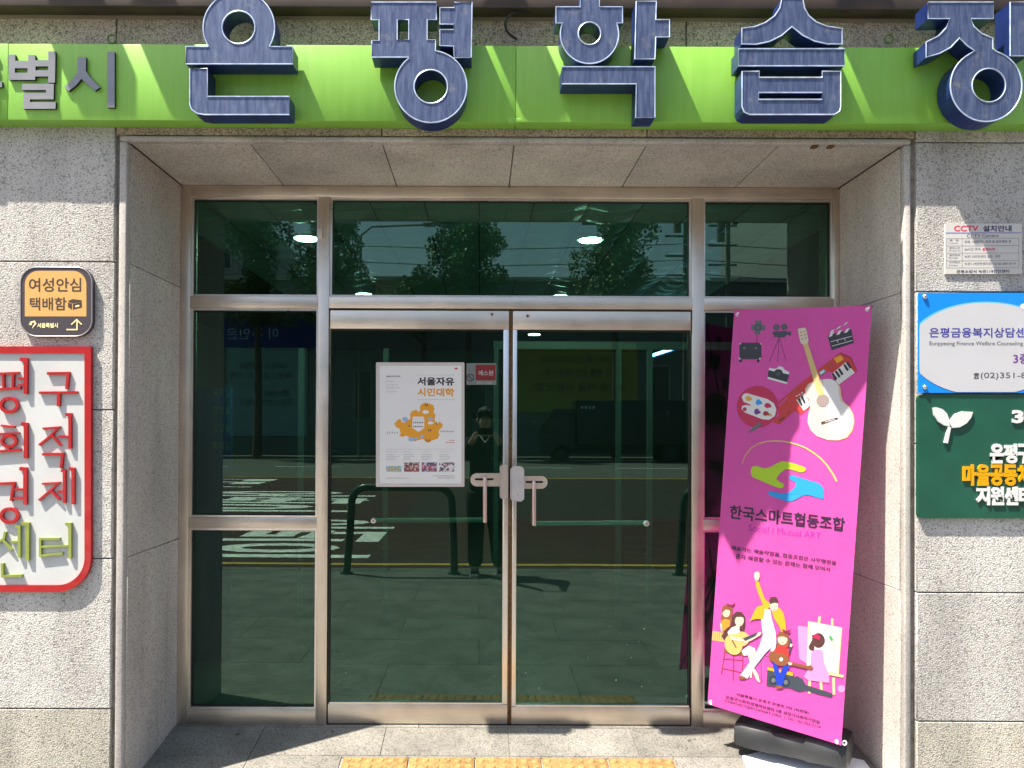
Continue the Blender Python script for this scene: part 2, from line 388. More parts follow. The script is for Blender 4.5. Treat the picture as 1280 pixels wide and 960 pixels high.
# sidewalk, kerb, road
sw = BX('sidewalk', (-30, -3.94, SW - .3), (30, .0, SW - .012), JOINT); tag(sw, kind='structure')
yy = [-3.94, -3.2, -2.5, -1.85, -1.2, -.6, -.002]
for i in range(len(yy) - 1):
    x = -6.0 + (.6 if i % 2 else 0)
    while x < 6.6:
        slab(x, x + 1.2, yy[i], yy[i + 1], PAVE, 'paving_slab', sw, lambda y: SW); x += 1.2
BX('sidewalk_paving', (-30, -3.94, SW - .02), (-6.0, -.002, SW), PAVE, sw); BX('sidewalk_paving', (7.8, -3.94, SW - .02), (30, -.002, SW), PAVE, sw)
for i in range(20):
    BX('kerb_stone', (-10 + i, -4.10, SW - .3), (-10 + i + .992, -3.942, SW + .004), PAVE, sw, bev=.01)
RZ = SW - .13
ROAD = granite('grey_asphalt', (.060, .048, .045), (.035, .030, .028), 60, .3, .85, .3)
REDR = granite('dark_red_asphalt', (.085, .038, .034), (.050, .022, .019), 60, .3, .85, .4)
GR2 = granite('pale_asphalt', (.15, .155, .15), (.10, .105, .10), 60, .3, .85, .3)
gd = BX('ground', (-400, -400, RZ - .4), (400, 400, RZ - .31), ROAD); tag(gd, kind='structure')
rd = BX('road', (-60, -37.5, RZ - .3), (60, -4.10, RZ), ROAD); tag(rd, kind='structure')
def sheet(x0, x1, y0, y1, z, m, name, par):
    bm = bmesh.new(); v = [bm.verts.new(p) for p in ((x0, y0, z), (x1, y0, z), (x1, y1, z), (x0, y1, z))]; bm.faces.new(v); return finish(bm, name, m, par)
RPAINT = mat('road_paint_white', (.78, .80, .78), .7, 0, 12, .35); YPAINT = mat('road_paint_yellow', (.55, .36, .06), .7, 0, 12, .3)
sheet(-60, 60, -10.2, -4.11, RZ + .004, REDR, 'red_lane_surface', rd)
sheet(-60, -1.5, -21.6, -10.21, RZ + .004, REDR, 'red_lane_surface', rd)
sheet(-60, 60, -37.4, -22.2, RZ + .004, GR2, 'far_lane_surface', rd)
sheet(-60, 60, -5.12, -5.0, RZ + .008, YPAINT, 'yellow_line', rd)
sheet(-60, 60, -22.0, -21.75, RZ + .008, YPAINT, 'yellow_line', rd)
sheet(-60, -2.6, -13.6, -13.45, RZ + .008, RPAINT, 'white_line', rd)
for i in range(14): sheet(-34 + i * 5, -31 + i * 5, -29.2, -29.0, RZ + .008, RPAINT, 'lane_dash', rd)
def roadtext(body, x0, x1, y0, y1):      # letter tops point to -x, drivers head that way
    bm = bmesh.new()
    text(bm, body, (0, 0), (1, 0), 1, lambda p: Vector((x1 + (x0 - x1) * (-p[1]), y0 + (y1 - y0) * p[0], RZ + .009)), bold=.035)
    finish(bm, 'road_lettering', RPAINT, rd)
roadtext('어린이', -3.9, -1.45, -9.7, -5.5); roadtext('보호', -6.9, -4.4, -9.5, -5.7)
roadtext('어린이', -7.2, -2.6, -16.0, -11.0); roadtext('보호', -11.5, -7.9, -15.5, -11.2); roadtext('천천히', -13, -6.5, -21, -17.3)
fs = BX('far_sidewalk', (-60, -41.9, RZ - .3), (60, -37.5, RZ + .14), PAVE); tag(fs, kind='structure')

# ================================================================== ENTRANCE FRAME
ent = thing('entrance_frame', 'brushed steel entrance frame with fixed green panes round the double doors', 'window frame', ((XL + XR) / 2, YF + .05, .01))
def X(px, py=560, Y=YF): return P(px, py, Y).x
def Z(py, px=640, Y=YF): return P(px, py, Y).z
F0, F1 = YF, YF + .10
m1a, m1b, m2a, m2b = X(396.5), X(410), X(865), X(879.5)
la, rb = X(236), X(1042.5)
zt, ztr0, ztr1, zb = Z(247), Z(371.5), Z(386), .0
zfr = .008
BX('mullion', (XL + .001, F0, zfr), (la, F1, ZS - .001), FRAMEV, ent, bev=.0015)
BX('mullion', (m1a, F0 - .002, zfr), (m1b, F1, zt), FRAMEV, ent, bev=.0015)
BX('mullion', (m2a, F0 - .002, zfr), (m2b, F1, zt), FRAMEV, ent, bev=.0015)
BX('mullion', (rb, F0, zfr), (XR - .001, F1, ZS - .001), FRAMEV, ent, bev=.0015)
BX('head_rail', (la + .0004, F0 + .002, zt + .0004), (rb - .0004, F1, ZS - .001), FRAMEH, ent, bev=.0015)
BX('transom_rail', (la + .0004, F0, ztr1), (m1a - .0004, F1, ztr0), FRAMEH, ent, bev=.0015)
BX('transom_rail', (m1b + .0004, F0, ztr1), (m2a - .0004, F1, ztr0), FRAMEH, ent, bev=.0015)
BX('transom_rail', (m2b + .0004, F0, ztr1), (rb - .0004, F1, ztr0), FRAMEH, ent, bev=.0015)
zm0, zm1, zbr = Z(649), Z(662), Z(889.5)
for a, b in ((la, m1a), (m2b, rb)):
    BX('middle_rail', (a + .0004, F0 + .001, zm1), (b - .0004, F1, zm0), FRAMEH, ent, bev=.0015)
    BX('bottom_rail', (a + .0004, F0 + .001, zfr), (b - .0004, F1, zbr), FRAMEH, ent, bev=.0015)
def glazing(a, b, z0, z1, bead=.011, left=True):
    """bead ring set back in the rebate, dark gasket, pane"""
    bm = bmesh.new()
    y0, y1 = F0 + .018, F0 + .038
    box(bm, (a, y0, z0), (a + bead, y1, z1)); box(bm, (b - bead, y0, z0), (b, y1, z1))
    box(bm, (a + bead, y0, z1 - bead), (b - bead, y1, z1)); box(bm, (a + bead, y0, z0), (b - bead, y1, z0 + bead))
    finish(bm, 'glazing_bead', STEEL, ent)
    bm = bmesh.new(); g = .004; a2, b2, c2, d2 = a + bead, b - bead, z0 + bead, z1 - bead
    box(bm, (a2, y0 + .010, c2), (a2 + g, y1 + .004, d2)); box(bm, (b2 - g, y0 + .010, c2), (b2, y1 + .004, d2))
    box(bm, (a2 + g, y0 + .010, d2 - g), (b2 - g, y1 + .004, d2)); box(bm, (a2 + g, y0 + .010, c2), (b2 - g, y1 + .004, c2 + g))
    finish(bm, 'gasket', DARK, ent)
    bm = bmesh.new(); v = [bm.verts.new(p) for p in ((a, F0 + .042, z0), (b, F0 + .042, z0), (b, F0 + .042, z1), (a, F0 + .042, z1))]; bm.faces.new(v)
    finish(bm, 'glass_pane', GLASS, ent)
for a, b in ((la, m1a), (m2b, rb)):
    glazing(a + .0006, b - .0006, zbr + .0006, zm1 - .0006); glazing(a + .0006, b - .0006, zm0 + .0006, ztr1 - .0006)
    glazing(a + .0006, b - .0006, ztr0 + .0006, zt - .0006)
glazing(m1b + .0006, m2a - .0006, ztr0 + .0006, zt - .0006)
BX('door_threshold', (m1b + .002, F0 + .004, .004), (m2a - .002, F1, .0135), DARK, ent)
# small bracket high on the left mullion
BX('pull_bracket', (X(397.5), F0 - .012, Z(300)), (X(402), F0 - .0022, Z(283)), PLATE, ent, bev=.002)

def door(side):
    Lf = side < 0
    YD = YF + .006
    xa, xb = (X(411.5), X(635.6)) if Lf else (X(640.6), X(863.6))
    d = thing('glass_door', ('left leaf of the glass double door, with the white framed poster on it' if Lf else 'right leaf of the glass double door, beside the pink banner'), 'door', ((xa + xb) / 2, YD, .012), 'entrance double doors')
    zt_, zt2 = Z(388.5), Z(411.5); zb_, zb2 = (Z(908) if Lf else Z(910)), (Z(881.5) if Lf else Z(884))
    zb_ = max(zb_, .0145)
    BX('top_rail', (xa, YD, zt2), (xb, YD + .045, zt_), FRAMEH, d, bev=.002)
    BX('bottom_rail', (xa, YD, zb_), (xb, YD + .045, zb2), FRAMEH, d, bev=.002)
    s0, s1 = (X(628.8), xb) if Lf else (xa, X(646.0))
    BX('meeting_stile', (s0, YD + .0004, zb2 + .0004), (s1, YD + .045, zt2 - .0004), STEEL, d, bev=.003)
    o0, o1 = (xa, X(412.8)) if Lf else (X(862.4), xb)
    BX('dark_gap_strip', (o0, YD + .012, zb2 + .0004), (o1, YD + .045, zt2 - .0004), DARK, d)  # no stile here: added black strip stands in for the shaded gap
    BX('glass_stop', (min(o1, s0) if Lf else s1, YD + .012, zt2 - .008), (s0 if Lf else o0, YD + .04, zt2 - .0002), DARK, d)
    BX('glass_stop', (o1 if Lf else s1, YD + .004, zb2 + .0003), (s0 if Lf else o0, YD + .04, zb2 + .008), STEEL, d)
    bm = bmesh.new(); a, b = (o1, s0) if Lf else (s1, o0)
    v = [bm.verts.new(p) for p in ((a, YD + .022, zb2), (b, YD + .022, zb2), (b, YD + .022, zt2), (a, YD + .022, zt2))]; bm.faces.new(v)
    finish(bm, 'glass_pane', GLASS, d)
    if Lf:
        BX('weather_strip', (xb + .0006, YD + .008, zb_), (X(638.0), YD + .04, zt_), RUST, d, bev=.002)
    else:
        BX('weather_strip', (X(638.4), YD + .008, zb_), (xa - .0006, YD + .04, zt_), RUST, d, bev=.002)
    # small screw plate in the top rail
    q = P(615 if Lf else 659.5, 393 if Lf else 395, YD)
    bm = bmesh.new(); tube(bm, [(q.x, YD - .0015, q.z), (q.x, YD + .001, q.z)], .011, 16); finish(bm, 'rail_pivot', PLATE, d, True)
    bm = bmesh.new(); tube(bm, [(q.x, YD - .003, q.z), (q.x, YD - .001, q.z)], .005, 12); finish(bm, 'screw', DARK, d, True)
    f = lambda p: P(p[0], p[1], YD - .008)
    # long slotted plate with round end
    bm = bmesh.new()
    if Lf: L_ = rrect(588, 591.5, 627, 608, [8.2, 0, 0, 8.2]); H_ = rrect(593.5, 597.8, 617, 600.4, 1.2)
    else: L_ = rrect(652, 595, 684.5, 611, [0, 8, 8, 0]); H_ = rrect(657, 601.2, 679, 603.8, 1.2)
    prism(bm, [L_, H_[::-1]], f, (0, .008, 0)); finish(bm, 'handle_plate', PLATE, d)
    bm = bmesh.new(); prism(bm, [H_], lambda p: P(p[0], p[1], YD - .001), (0, .003, 0)); finish(bm, 'slot', DARK, d)
    if Lf: l_ = rrect(624.8, 581, 635.2, 623.5, 3.5)
    else: l_ = rrect(638, 583.8, 655.2, 626, 4)
    dp = .022 if Lf else .034
    bm = bmesh.new(); prism(bm, [l_], lambda p: P(p[0], p[1], YD - .008 - dp), (0, dp - .0005, 0))
    bmesh.ops.remove_doubles(bm, verts=bm.verts, dist=1e-5)
    fe = [e for e in bm.edges if len(e.link_faces) == 2 and all(abs(v.co.y - (YD - .008 - dp)) < 1e-4 for v in e.verts) and e.calc_face_angle(0) > .8]
    bmesh.ops.bevel(bm, geom=fe, offset=.005, segments=3, affect='EDGES')
    lk = finish(bm, 'lock_case', mat('silver_plastic', (.62, .60, .60), .3, .35, 15, .08) if not Lf else mat('beige_metal', (.58, .50, .44), .38, .5), d, True)
    if not Lf:
        k = P(647.5, 618, YD - .0425)
        bm = bmesh.new(); tube(bm, [(k.x, k.y + .002, k.z), (k.x, k.y - .0012, k.z)], .005, 12); finish(bm, 'keyhole', PLATE, lk, True)
        bm = bmesh.new(); tube(bm, [(k.x, k.y - .001, k.z), (k.x, k.y - .0016, k.z)], .0018, 8); finish(bm, 'keyhole_slot', DARK, lk, True)
    hx, h0, h1 = (606.2, 597.5, 653.5) if Lf else (667.5, 603, 657)
    t0, t1 = P(hx, h0, YD - .03), P(hx, h1, YD - .03)
    bm = bmesh.new(); tube(bm, [t0 + Vector((0, .028, .0)), t0 + Vector((0, .010, 0)), t0 + Vector((0, .002, -.003)), t0 + Vector((0, 0, -.012)), t1 + Vector((0, 0, .004)), t1], .0, 12, radii=[.009, .009, .0105, .0105, .0105, .007]); finish(bm, 'lever_handle', mat('pinkish_steel', (.72, .52, .47), .3, .8), d, True)
    # push bar on the inside, its fixing knob on the outside
    b0, b1, bz = ((467, 605, 650) if Lf else (668, 808, 653.5))
    g0, g1 = P(b0, bz + .8, YD + .075), P(b1, bz - .2, YD + .075)
    bm = bmesh.new(); tube(bm, [g0 + Vector((0, -.04, 0)), g0, g1, g1 + Vector((0, -.04, 0))], .0125, 12); finish(bm, 'push_bar', mat('pale_bar', (.85, .95, .9), .4, .1), d, True)
    k = P(b0 if Lf else b1, bz + .8, YD + .02)
    bm = bmesh.new(); tube(bm, [k, k + Vector((0, -.012, 0))], .0, 16, radii=[.0155, .012]); finish(bm, 'fixing_knob', STEEL, d, True)
    bm = bmesh.new(); tube(bm, [k + Vector((0, -.0118, 0)), k + Vector((0, -.0135, 0))], .006, 12); finish(bm, 'screw', mat('screw_pink', (.5, .32, .28), .4, .6), d, True)
    return d
door(-1); door(1)

# ------------------------------------------------------------------ things stuck on the doors
PY = YF + .0265
WHITE = mat('paper_white', (.78, .77, .75), .35, 0, 3, .03, coat=.3); ORANGE = C('print_orange', .80, .34, .02); INK = C('print_black', .03, .025, .03); GREYI = C('print_grey', .38, .38, .38)
REDP = C('print_red', .62, .03, .03)
po = thing('poster', 'white framed poster with an orange city map, on the left door leaf', 'poster', P(525, 608, PY))
f = lambda p: P(p[0], p[1], PY - .004)
bm = bmesh.new(); prism(bm, [rrect(470, 453, 580.5, 608.5, 1), rrect(474, 457, 576.8, 604.6, 1)[::-1]], lambda p: P(p[0], p[1], PY - .0075), (0, .0085, 0)); finish(bm, 'poster_frame', mat('poster_frame_clear', (.66, .60, .57), .25, .1), po)
bm = bmesh.new(); prism(bm, [rrect(473.9, 456.9, 577, 604.8, 0)], f, (0, .003, 0)); finish(bm, 'poster_sheet', WHITE, po)
o2 = (470, 450); sc2 = 6.0
def pz(x, y): return (o2[0] + x / sc2, o2[1] + y / sc2)
def lay(Y0, i): return lambda p: P(p[0], p[1], Y0 - .0006 * i)
bm = bmesh.new()
text(bm, '서울자유', pz(310, 190), pz(587, 192), 62 / 6, lay(PY - .004, 1), bold=.035)
text(bm, '서울특별시평생교육진흥원', pz(75, 128), pz(182, 128), 1.8, lay(PY - .004, 1), bold=.02)
for (x, y, l) in ((425, 868, 160), (460, 884, 128)): text(bm, '서울자유시민대학 홈페이지 안내', pz(x, y + 5), pz(x + l, y + 5), 1.4, lay(PY - .004, 1))
text(bm, '은평학습장', pz(480, 541), pz(587, 541), 1.8, lay(PY - .004, 1))
for (x, y) in ((248, 492), (395, 525), (410, 525), (455, 475), (372, 335), (385, 335), (380, 600), (400, 600)):
    prism(bm, [[pz(x - 5, y + 9), pz(x, y - 10), pz(x + 5, y + 9)]], lay(PY - .004, 3), (0, 0, 0))
for (y) in (465, 495):
    for k in range(6): prism(bm, [rrect(*pz(280 + 13 * k, y), *pz(287 + 13 * k, y + 9), 0)], lay(PY - .004, 4), (0, 0, 0))
finish(bm, 'black_lettering', INK, po)
bm = bmesh.new(); text(bm, '시민대학', pz(310, 272), pz(587, 274), 62 / 6, lay(PY - .004, 1), bold=.035)
mp_ = [(330, 350), (350, 328), (385, 322), (432, 340), (440, 370), (432, 395), (446, 410), (440, 455), (462, 480), (470, 462), (492, 475), (498, 500), (478, 520), (470, 545), (478, 560), (465, 590), (430, 600), (395, 622), (370, 612), (350, 590), (318, 600), (295, 612), (262, 590), (240, 572), (225, 565), (200, 578), (175, 572), (185, 545), (178, 512), (150, 500), (136, 478), (160, 450), (182, 440), (190, 462), (215, 470), (235, 455), (258, 440), (255, 405), (268, 385), (300, 372), (320, 390), (335, 380)]
mp2 = []
for i in range(len(mp_)):
    a, b = mp_[i], mp_[(i + 1) % len(mp_)]; mp2 += [a, ((a[0] + b[0]) / 2 + random.uniform(-4, 4), (a[1] + b[1]) / 2 + random.uniform(-4, 4))]
prism(bm, [[pz(*q) for q in mp2]], lay(PY - .004, 1), (0, 0, 0)); finish(bm, 'orange_print', ORANGE, po)
bm = bmesh.new()
prism(bm, [[pz(*q) for q in [(272, 440), (362, 440), (362, 510), (318, 540), (272, 510)]]], lay(PY - .004, 2), (0, 0, 0))
prism(bm, [[pz(*q) for q in [(278, 424), (355, 424), (362, 439), (272, 439)]]], lay(PY - .004, 2.5), (0, 0, 0))
prism(bm, [[pz(*q) for q in circ(372, 390, 26, n=14, ry=14)]], lay(PY - .004, 2), (0, 0, 0))
prism(bm, [[pz(*q) for q in circ(410, 472, 22, n=14, ry=12)]], lay(PY - .004, 2), (0, 0, 0))
finish(bm, 'white_print', WHITE, po)
BLU = C('print_pale_blue', .35, .45, .68)
bm = bmesh.new()
for c in ((218, 445, 22, 20), (265, 595, 25, 16), (345, 572, 18, 10), (410, 442, 24, 10), (300, 590, 16, 12)): prism(bm, [[pz(*q) for q in circ(c[0], c[1], c[2], n=9, ry=c[3])]], lay(PY - .004, 2), (0, 0, 0))
finish(bm, 'blue_print', BLU, po)
bm = bmesh.new()
rows = [(75, 160, '배움으로 행복한', 60), (75, 186, '서울 시민을 위한', 92), (75, 208, '열린 배움터 안내', 98), (75, 238, '수강생 모집 안내', 80), (75, 688, '일반과정 안내', 82), (205, 688, '학습장 소개', 56), (340, 688, '수강신청 방법', 62), (475, 688, '문의 및 안내', 70)]
for (x, y, s_, l) in rows: text(bm, s_, pz(x, y + 4), pz(x + l, y + 4), 1.4, lay(PY - .004, 1))
for y in (112, 296): prism(bm, [rrect(*pz(308, y), *pz(587, y + 2), 0)], lay(PY - .004, 1), (0, 0, 0))
prism(bm, [rrect(*pz(75, 668), *pz(587, 669.6), 0)], lay(PY - .004, 1), (0, 0, 0))
for x in (75, 205, 340, 475):
    for k in range(4): prism(bm, [rrect(*pz(x, 708 + 13 * k), *pz(x + random.randint(50, 100), 710.5 + 13 * k), 0)], lay(PY - .004, 1), (0, 0, 0))
for k in range(5): prism(bm, [[pz(*q) for q in circ(84 + 19 * k, 545, 4, n=8, ry=10)]], lay(PY - .004, 1), (0, 0, 0))
prism(bm, [rrect(*pz(75, 884), *pz(250, 888), 0)], lay(PY - .004, 1), (0, 0, 0))
finish(bm, 'grey_lettering', GREYI, po)
bm = bmesh.new()
prism(bm, [[pz(*q) for q in circ(601, 72, 15, 190, 350, 10)]], lay(PY - .004, 1), (0, 0, 0)); prism(bm, [rrect(*pz(550, 600), *pz(588, 604), 0)], lay(PY - .004, 1), (0, 0, 0)); prism(bm, [rrect(*pz(520, 618), *pz(588, 622), 0)], lay(PY - .004, 1), (0, 0, 0))
finish(bm, 'red_print', REDP, po)
def photomat(name, c1, c2, c3):
    m = bpy.data.materials.new(name); m.use_nodes = True; t = m.node_tree; b = t.nodes['Principled BSDF']; b.inputs['Roughness'].default_value = .3
    g = t.nodes.new('ShaderNodeNewGeometry'); v = t.nodes.new('ShaderNodeTexVoronoi'); v.inputs['Scale'].default_value = 130; t.links.new(g.outputs['Position'], v.inputs['Vector'])
    s_ = t.nodes.new('ShaderNodeSeparateColor'); t.links.new(v.outputs['Color'], s_.inputs[0]); r = t.nodes.new('ShaderNodeValToRGB'); r.color_ramp.interpolation = 'CONSTANT'
    r.color_ramp.elements[0].color = (*c1, 1); r.color_ramp.elements[1].position = .4; r.color_ramp.elements[1].color = (*c2, 1); e = r.color_ramp.elements.new(.72); e.color = (*c3, 1)
    t.links.new(s_.outputs[0], r.inputs[0]); t.links.new(r.outputs[0], b.inputs['Base Color']); return m
pm = [((.35, .5, .75), (.5, .42, .25), (.25, .38, .2)), ((.35, .1, .1), (.6, .5, .48), (.1, .07, .08)), ((.4, .12, .12), (.55, .5, .6), (.12, .1, .2)), ((.7, .68, .68), (.12, .1, .15), (.5, .3, .3))]
for i, x in enumerate((75, 210, 342, 473)):
    bm = bmesh.new(); prism(bm, [rrect(*pz(x, 768 if i else 795), *pz(x + 115, 838), 0)], lay(PY - .004, 1), (0, 0, 0)); finish(bm, 'printed_photo', photomat('photo_print', *pm[i]), po)
# sticker on the outer face of the glass, in dull colours
st = thing('security_sticker', 'small red and white security notice on the left door, right of the poster', 'sticker', P(603, 480, PY))
f = lay(PY, 1)
bm = bmesh.new(); prism(bm, [rrect(583, 454, 620.5, 481, .5)], lambda p: P(p[0], p[1], PY), (0, .0008, 0)); finish(bm, 'backing', mat('dull_sticker', (.16, .19, .18), .5), st)
bm = bmesh.new(); prism(bm, [rrect(594.5, 456, 619.5, 475.5, .5)], f, (0, 0, 0)); finish(bm, 'red_field', mat('sticker_red', (.20, .012, .010), .5), st)
bm = bmesh.new(); text(bm, '에스원', (598, 469.5), (616.5, 469.5), 6.5, lay(PY, 2), bold=.03); text(bm, 'SECOM', (596, 480), (615, 480), 3, lay(PY, 2), bold=.02); finish(bm, 'lettering', C('bright_ink', .34, .32, .30), st)
bm = bmesh.new(); tube(bm, [P(*q, PY - .001) for q in circ(588, 472, 4.2, n=20)], .0022, 6, closed=True); tube(bm, [P(585, 469, PY - .001), P(591, 475, PY - .001)], .002, 6); finish(bm, 'no_smoking_mark', INK, st)

sp = bmesh.new(); rs_ = random.Random(3)
def speck(x, y, r): 
    n = 6; prism(sp, [[(x + r * rs_.uniform(.6, 1.2) * math.cos(k * 1.047), y + r * rs_.uniform(.6, 1.2) * math.sin(k * 1.047)) for k in range(n)]], lambda p: P(p[0], p[1], PY - .0004), (0, 0, 0))
for x, y, r in ((432, 841, .9), (428, 817, .5), (618, 845, .5), (657, 841, .9), (674, 860, .8), (805, 786, 1.1), (799, 802, .6), (784, 806, .6), (770, 850, .9), (802, 858, .9), (735, 822, .6), (789, 822, .7), (775, 791, .4), (812, 852, .4), (762, 783, .5)): speck(x, y, r)
for k in range(60): speck(rs_.choice((rs_.uniform(416, 465), rs_.uniform(584, 626), rs_.uniform(650, 860))), rs_.uniform(420, 876), rs_.uniform(.15, .38))
o = finish(sp, 'glass_specks', C('speck_pale', .45, .46, .44)); tag(o, 'tiny pale splashes and dust specks dried on the door glass', 'dirt', kind='stuff')

# ================================================================== LOBBY
IN = C('lobby_wall', .30, .32, .30); INF = mat('lobby_floor', (.16, .19, .17), .35, 0, 3, .1)
lob = thing('lobby', 'dim lobby behind the green glass with a pillowed tile ceiling and round downlights', 'room', (0, .8, 0))
BX('lobby_floor', (-3.4, .70, -.05), (3.6, 9.2, .006), INF, lob)
BX('lobby_wall', (-3.5, .70, .0), (-3.4, 9.2, 2.9), IN, lob); BX('lobby_wall', (3.6, .70, .0), (3.7, 9.2, 2.9), IN, lob); BX('lobby_wall', (-3.4, 9.2, .0), (3.6, 9.3, 2.9), IN, lob)
BX('lobby_wall', (-3.4, .76, 0), (XL - .04, .80, 2.9), IN, lob); BX('lobby_wall', (XR + .04, .76, 0), (3.6, .80, 2.9), IN, lob)
BX('lobby_ceiling_slab', (-3.5, .9, 2.76), (3.7, 9.3, 2.84), DARK, lob)
tile = None
CT = mat('ceiling_tile_white', (.72, .75, .72), .3)
def tilemesh():
    bm = bmesh.new(); n = 6; g = {}
    for i in range(n + 1):
        for j in range(n + 1):
            u = -1 + 2 * i / n; v = -1 + 2 * j / n
            g[i, j] = bm.verts.new((u * .147, v * .122, -.040 * (1 - u * u) * (1 - v * v)))
    for i in range(n):
        for j in range(n): bm.faces.new((g[i, j], g[i, j + 1], g[i + 1, j + 1], g[i + 1, j]))
    me = bpy.data.meshes.new('ceiling_tile'); bm.to_mesh(me); bm.free(); me.materials.append(CT)
    me.polygons.foreach_set('use_smooth', [True] * len(me.polygons)); return me
tmh = tilemesh()
for i in range(13):
    for j in range(20):
        o = bpy.data.objects.new('ceiling_tile', tmh); COL.objects.link(o); o.parent = lob
        o.location = (-1.66 + .3 * i, .92 + .25 * j - .8, 2.735)
LAMP = mat('downlight_glow', (1, 1, 1), .5, emit=((1, .97, .9), 40))
k = 0
for (px, py) in ((383, 298), (738, 300), (455, 368), (700, 370), (489, 409), (668, 418)):
    d_ = ray(px, py); q = CAM + d_ * ((2.69 - CAM.z) / d_.z)
    dl = thing('downlight', ['round ceiling downlight shining above the left side pane', 'round ceiling downlight shining above the right door leaf, the nearest one', 'small downlight glowing at the lower edge of the wide top light, on the left', 'small downlight glowing at the lower edge of the wide top light, near its middle', 'far downlight above the poster door, mostly hidden by the rail', 'far downlight just under the top rail of the right door'][k], 'ceiling light', (q.x, q.y, 2.68), 'downlights in the lobby ceiling'); k += 1
    bm = bmesh.new(); tube(bm, [(q.x, q.y, 2.705), (q.x, q.y, 2.688)], .085, 24); finish(bm, 'trim_ring', CT, dl, True)
    bm = bmesh.new(); tube(bm, [(q.x, q.y, 2.6885), (q.x, q.y, 2.684)], .070, 24); finish(bm, 'lamp', LAMP, dl, True)
# inner glass screen posts
sc_ = thing('inner_screen', 'inner glazed screen with slim pale posts standing inside the lobby', 'partition', (0, 2.5, 0))
ALU = mat('pale_aluminium', (.42, .46, .44), .5, .2)
for px in (376, 482, 620, 773, 812):
    x = P(px, 560, 2.5).x; BX('post', (x - .018, 2.48, .006), (x + .018, 2.53, 2.1), ALU, sc_)
BX('top_rail', (.10, 2.481, 2.101), (2.6, 2.529, 2.16), ALU, sc_)
tl = thing('tube_light', 'slanting bluish tube light glowing behind the right door', 'lamp', P(838, 438, 4.0))
bm = bmesh.new(); tube(bm, [P(812, 447, 4.0), P(863, 430, 4.0)], .022, 8); finish(bm, 'housing', C('tube_blue', .05, .1, .5), tl, True)
bm = bmesh.new(); tube(bm, [P(813, 445, 3.97), P(862, 429, 3.97)], .014, 8); finish(bm, 'tube', mat('tube_glow', (1, 1, 1), emit=((.6, .75, 1), 7)), tl, True)
db = thing('directory_board', 'blue directory board with yellow lettering standing inside the left side pane', 'board', (P(262, 560, 1.6).x, 1.6, 0))
BX('board', (P(236, 560, 1.6).x, 1.6, .02), (P(288, 560, 1.6).x, 1.64, 1.75), C('board_blue', .02, .10, .35), db, bev=.004)
bm = bmesh.new()
for i, s_ in enumerate(('사무실', '강의실', '상담실', '회의실')): text(bm, s_, (266, 496 + i * 22), (287, 496 + i * 22), 10, lambda p: P(p[0], p[1], 1.598))
finish(bm, 'yellow_lettering', C('board_yellow', .8, .8, .05), db)

# ================================================================== GREEN SIGN
PS = .081
GREEN = bpy.data.materials.new('lime_painted_metal'); GREEN.use_nodes = True
t = GREEN.node_tree; b = t.nodes['Principled BSDF']; b.inputs['Roughness'].default_value = .42
g = t.nodes.new('ShaderNodeNewGeometry'); mp = t.nodes.new('ShaderNodeMapping'); mp.inputs['Scale'].default_value = (9, 9, .9); t.links.new(g.outputs['Position'], mp.inputs[0])
n = t.nodes.new('ShaderNodeTexNoise'); n.inputs['Scale'].default_value = 5; n.inputs['Detail'].default_value = 6; t.links.new(mp.outputs[0], n.inputs['Vector'])
cr = t.nodes.new('ShaderNodeValToRGB'); cr.color_ramp.elements[0].position = .35; cr.color_ramp.elements[0].color = (.185, .44, .05, 1); cr.color_ramp.elements[1].position = .7; cr.color_ramp.elements[1].color = (.215, .475, .065, 1)
t.links.new(n.outputs['Fac'], cr.inputs[0]); t.links.new(cr.outputs[0], b.inputs['Base Color'])
zs0, zs1 = 2.783, 3.103
sg = thing('shop_sign', 'long lime green sign carrying large blue and small grey raised Korean letters over the entrance', 'sign', (.3, -PS / 2, zs0))
for a, b_ in ((-4.4, -1.98), (-1.98, .144), (.144, 2.27), (2.27, 5.0)):
    BX('sign_panel', (a + .0006, -PS, zs0), (b_ - .0006, -.0005, zs1), GREEN, sg, bev=.0025)
BX('joint_tab', (P(635, 157, -PS).x, -PS - .001, zs0 - .004), (P(652, 157, -PS).x, -PS + .03, zs0 + .018), GREEN, sg, bev=.002)
for px in (140, 1111):
    q = P(px, 50, -.05); bm = bmesh.new(); tube(bm, [q + Vector((math.cos(a) * .018, 0, math.sin(a) * .018 + .004)) for a in [R(k * 20) for k in range(18)]], .004, 6, closed=True); finish(bm, 'eye_bolt', mat('green_bolt', (.08, .16, .03), .5), sg, True)
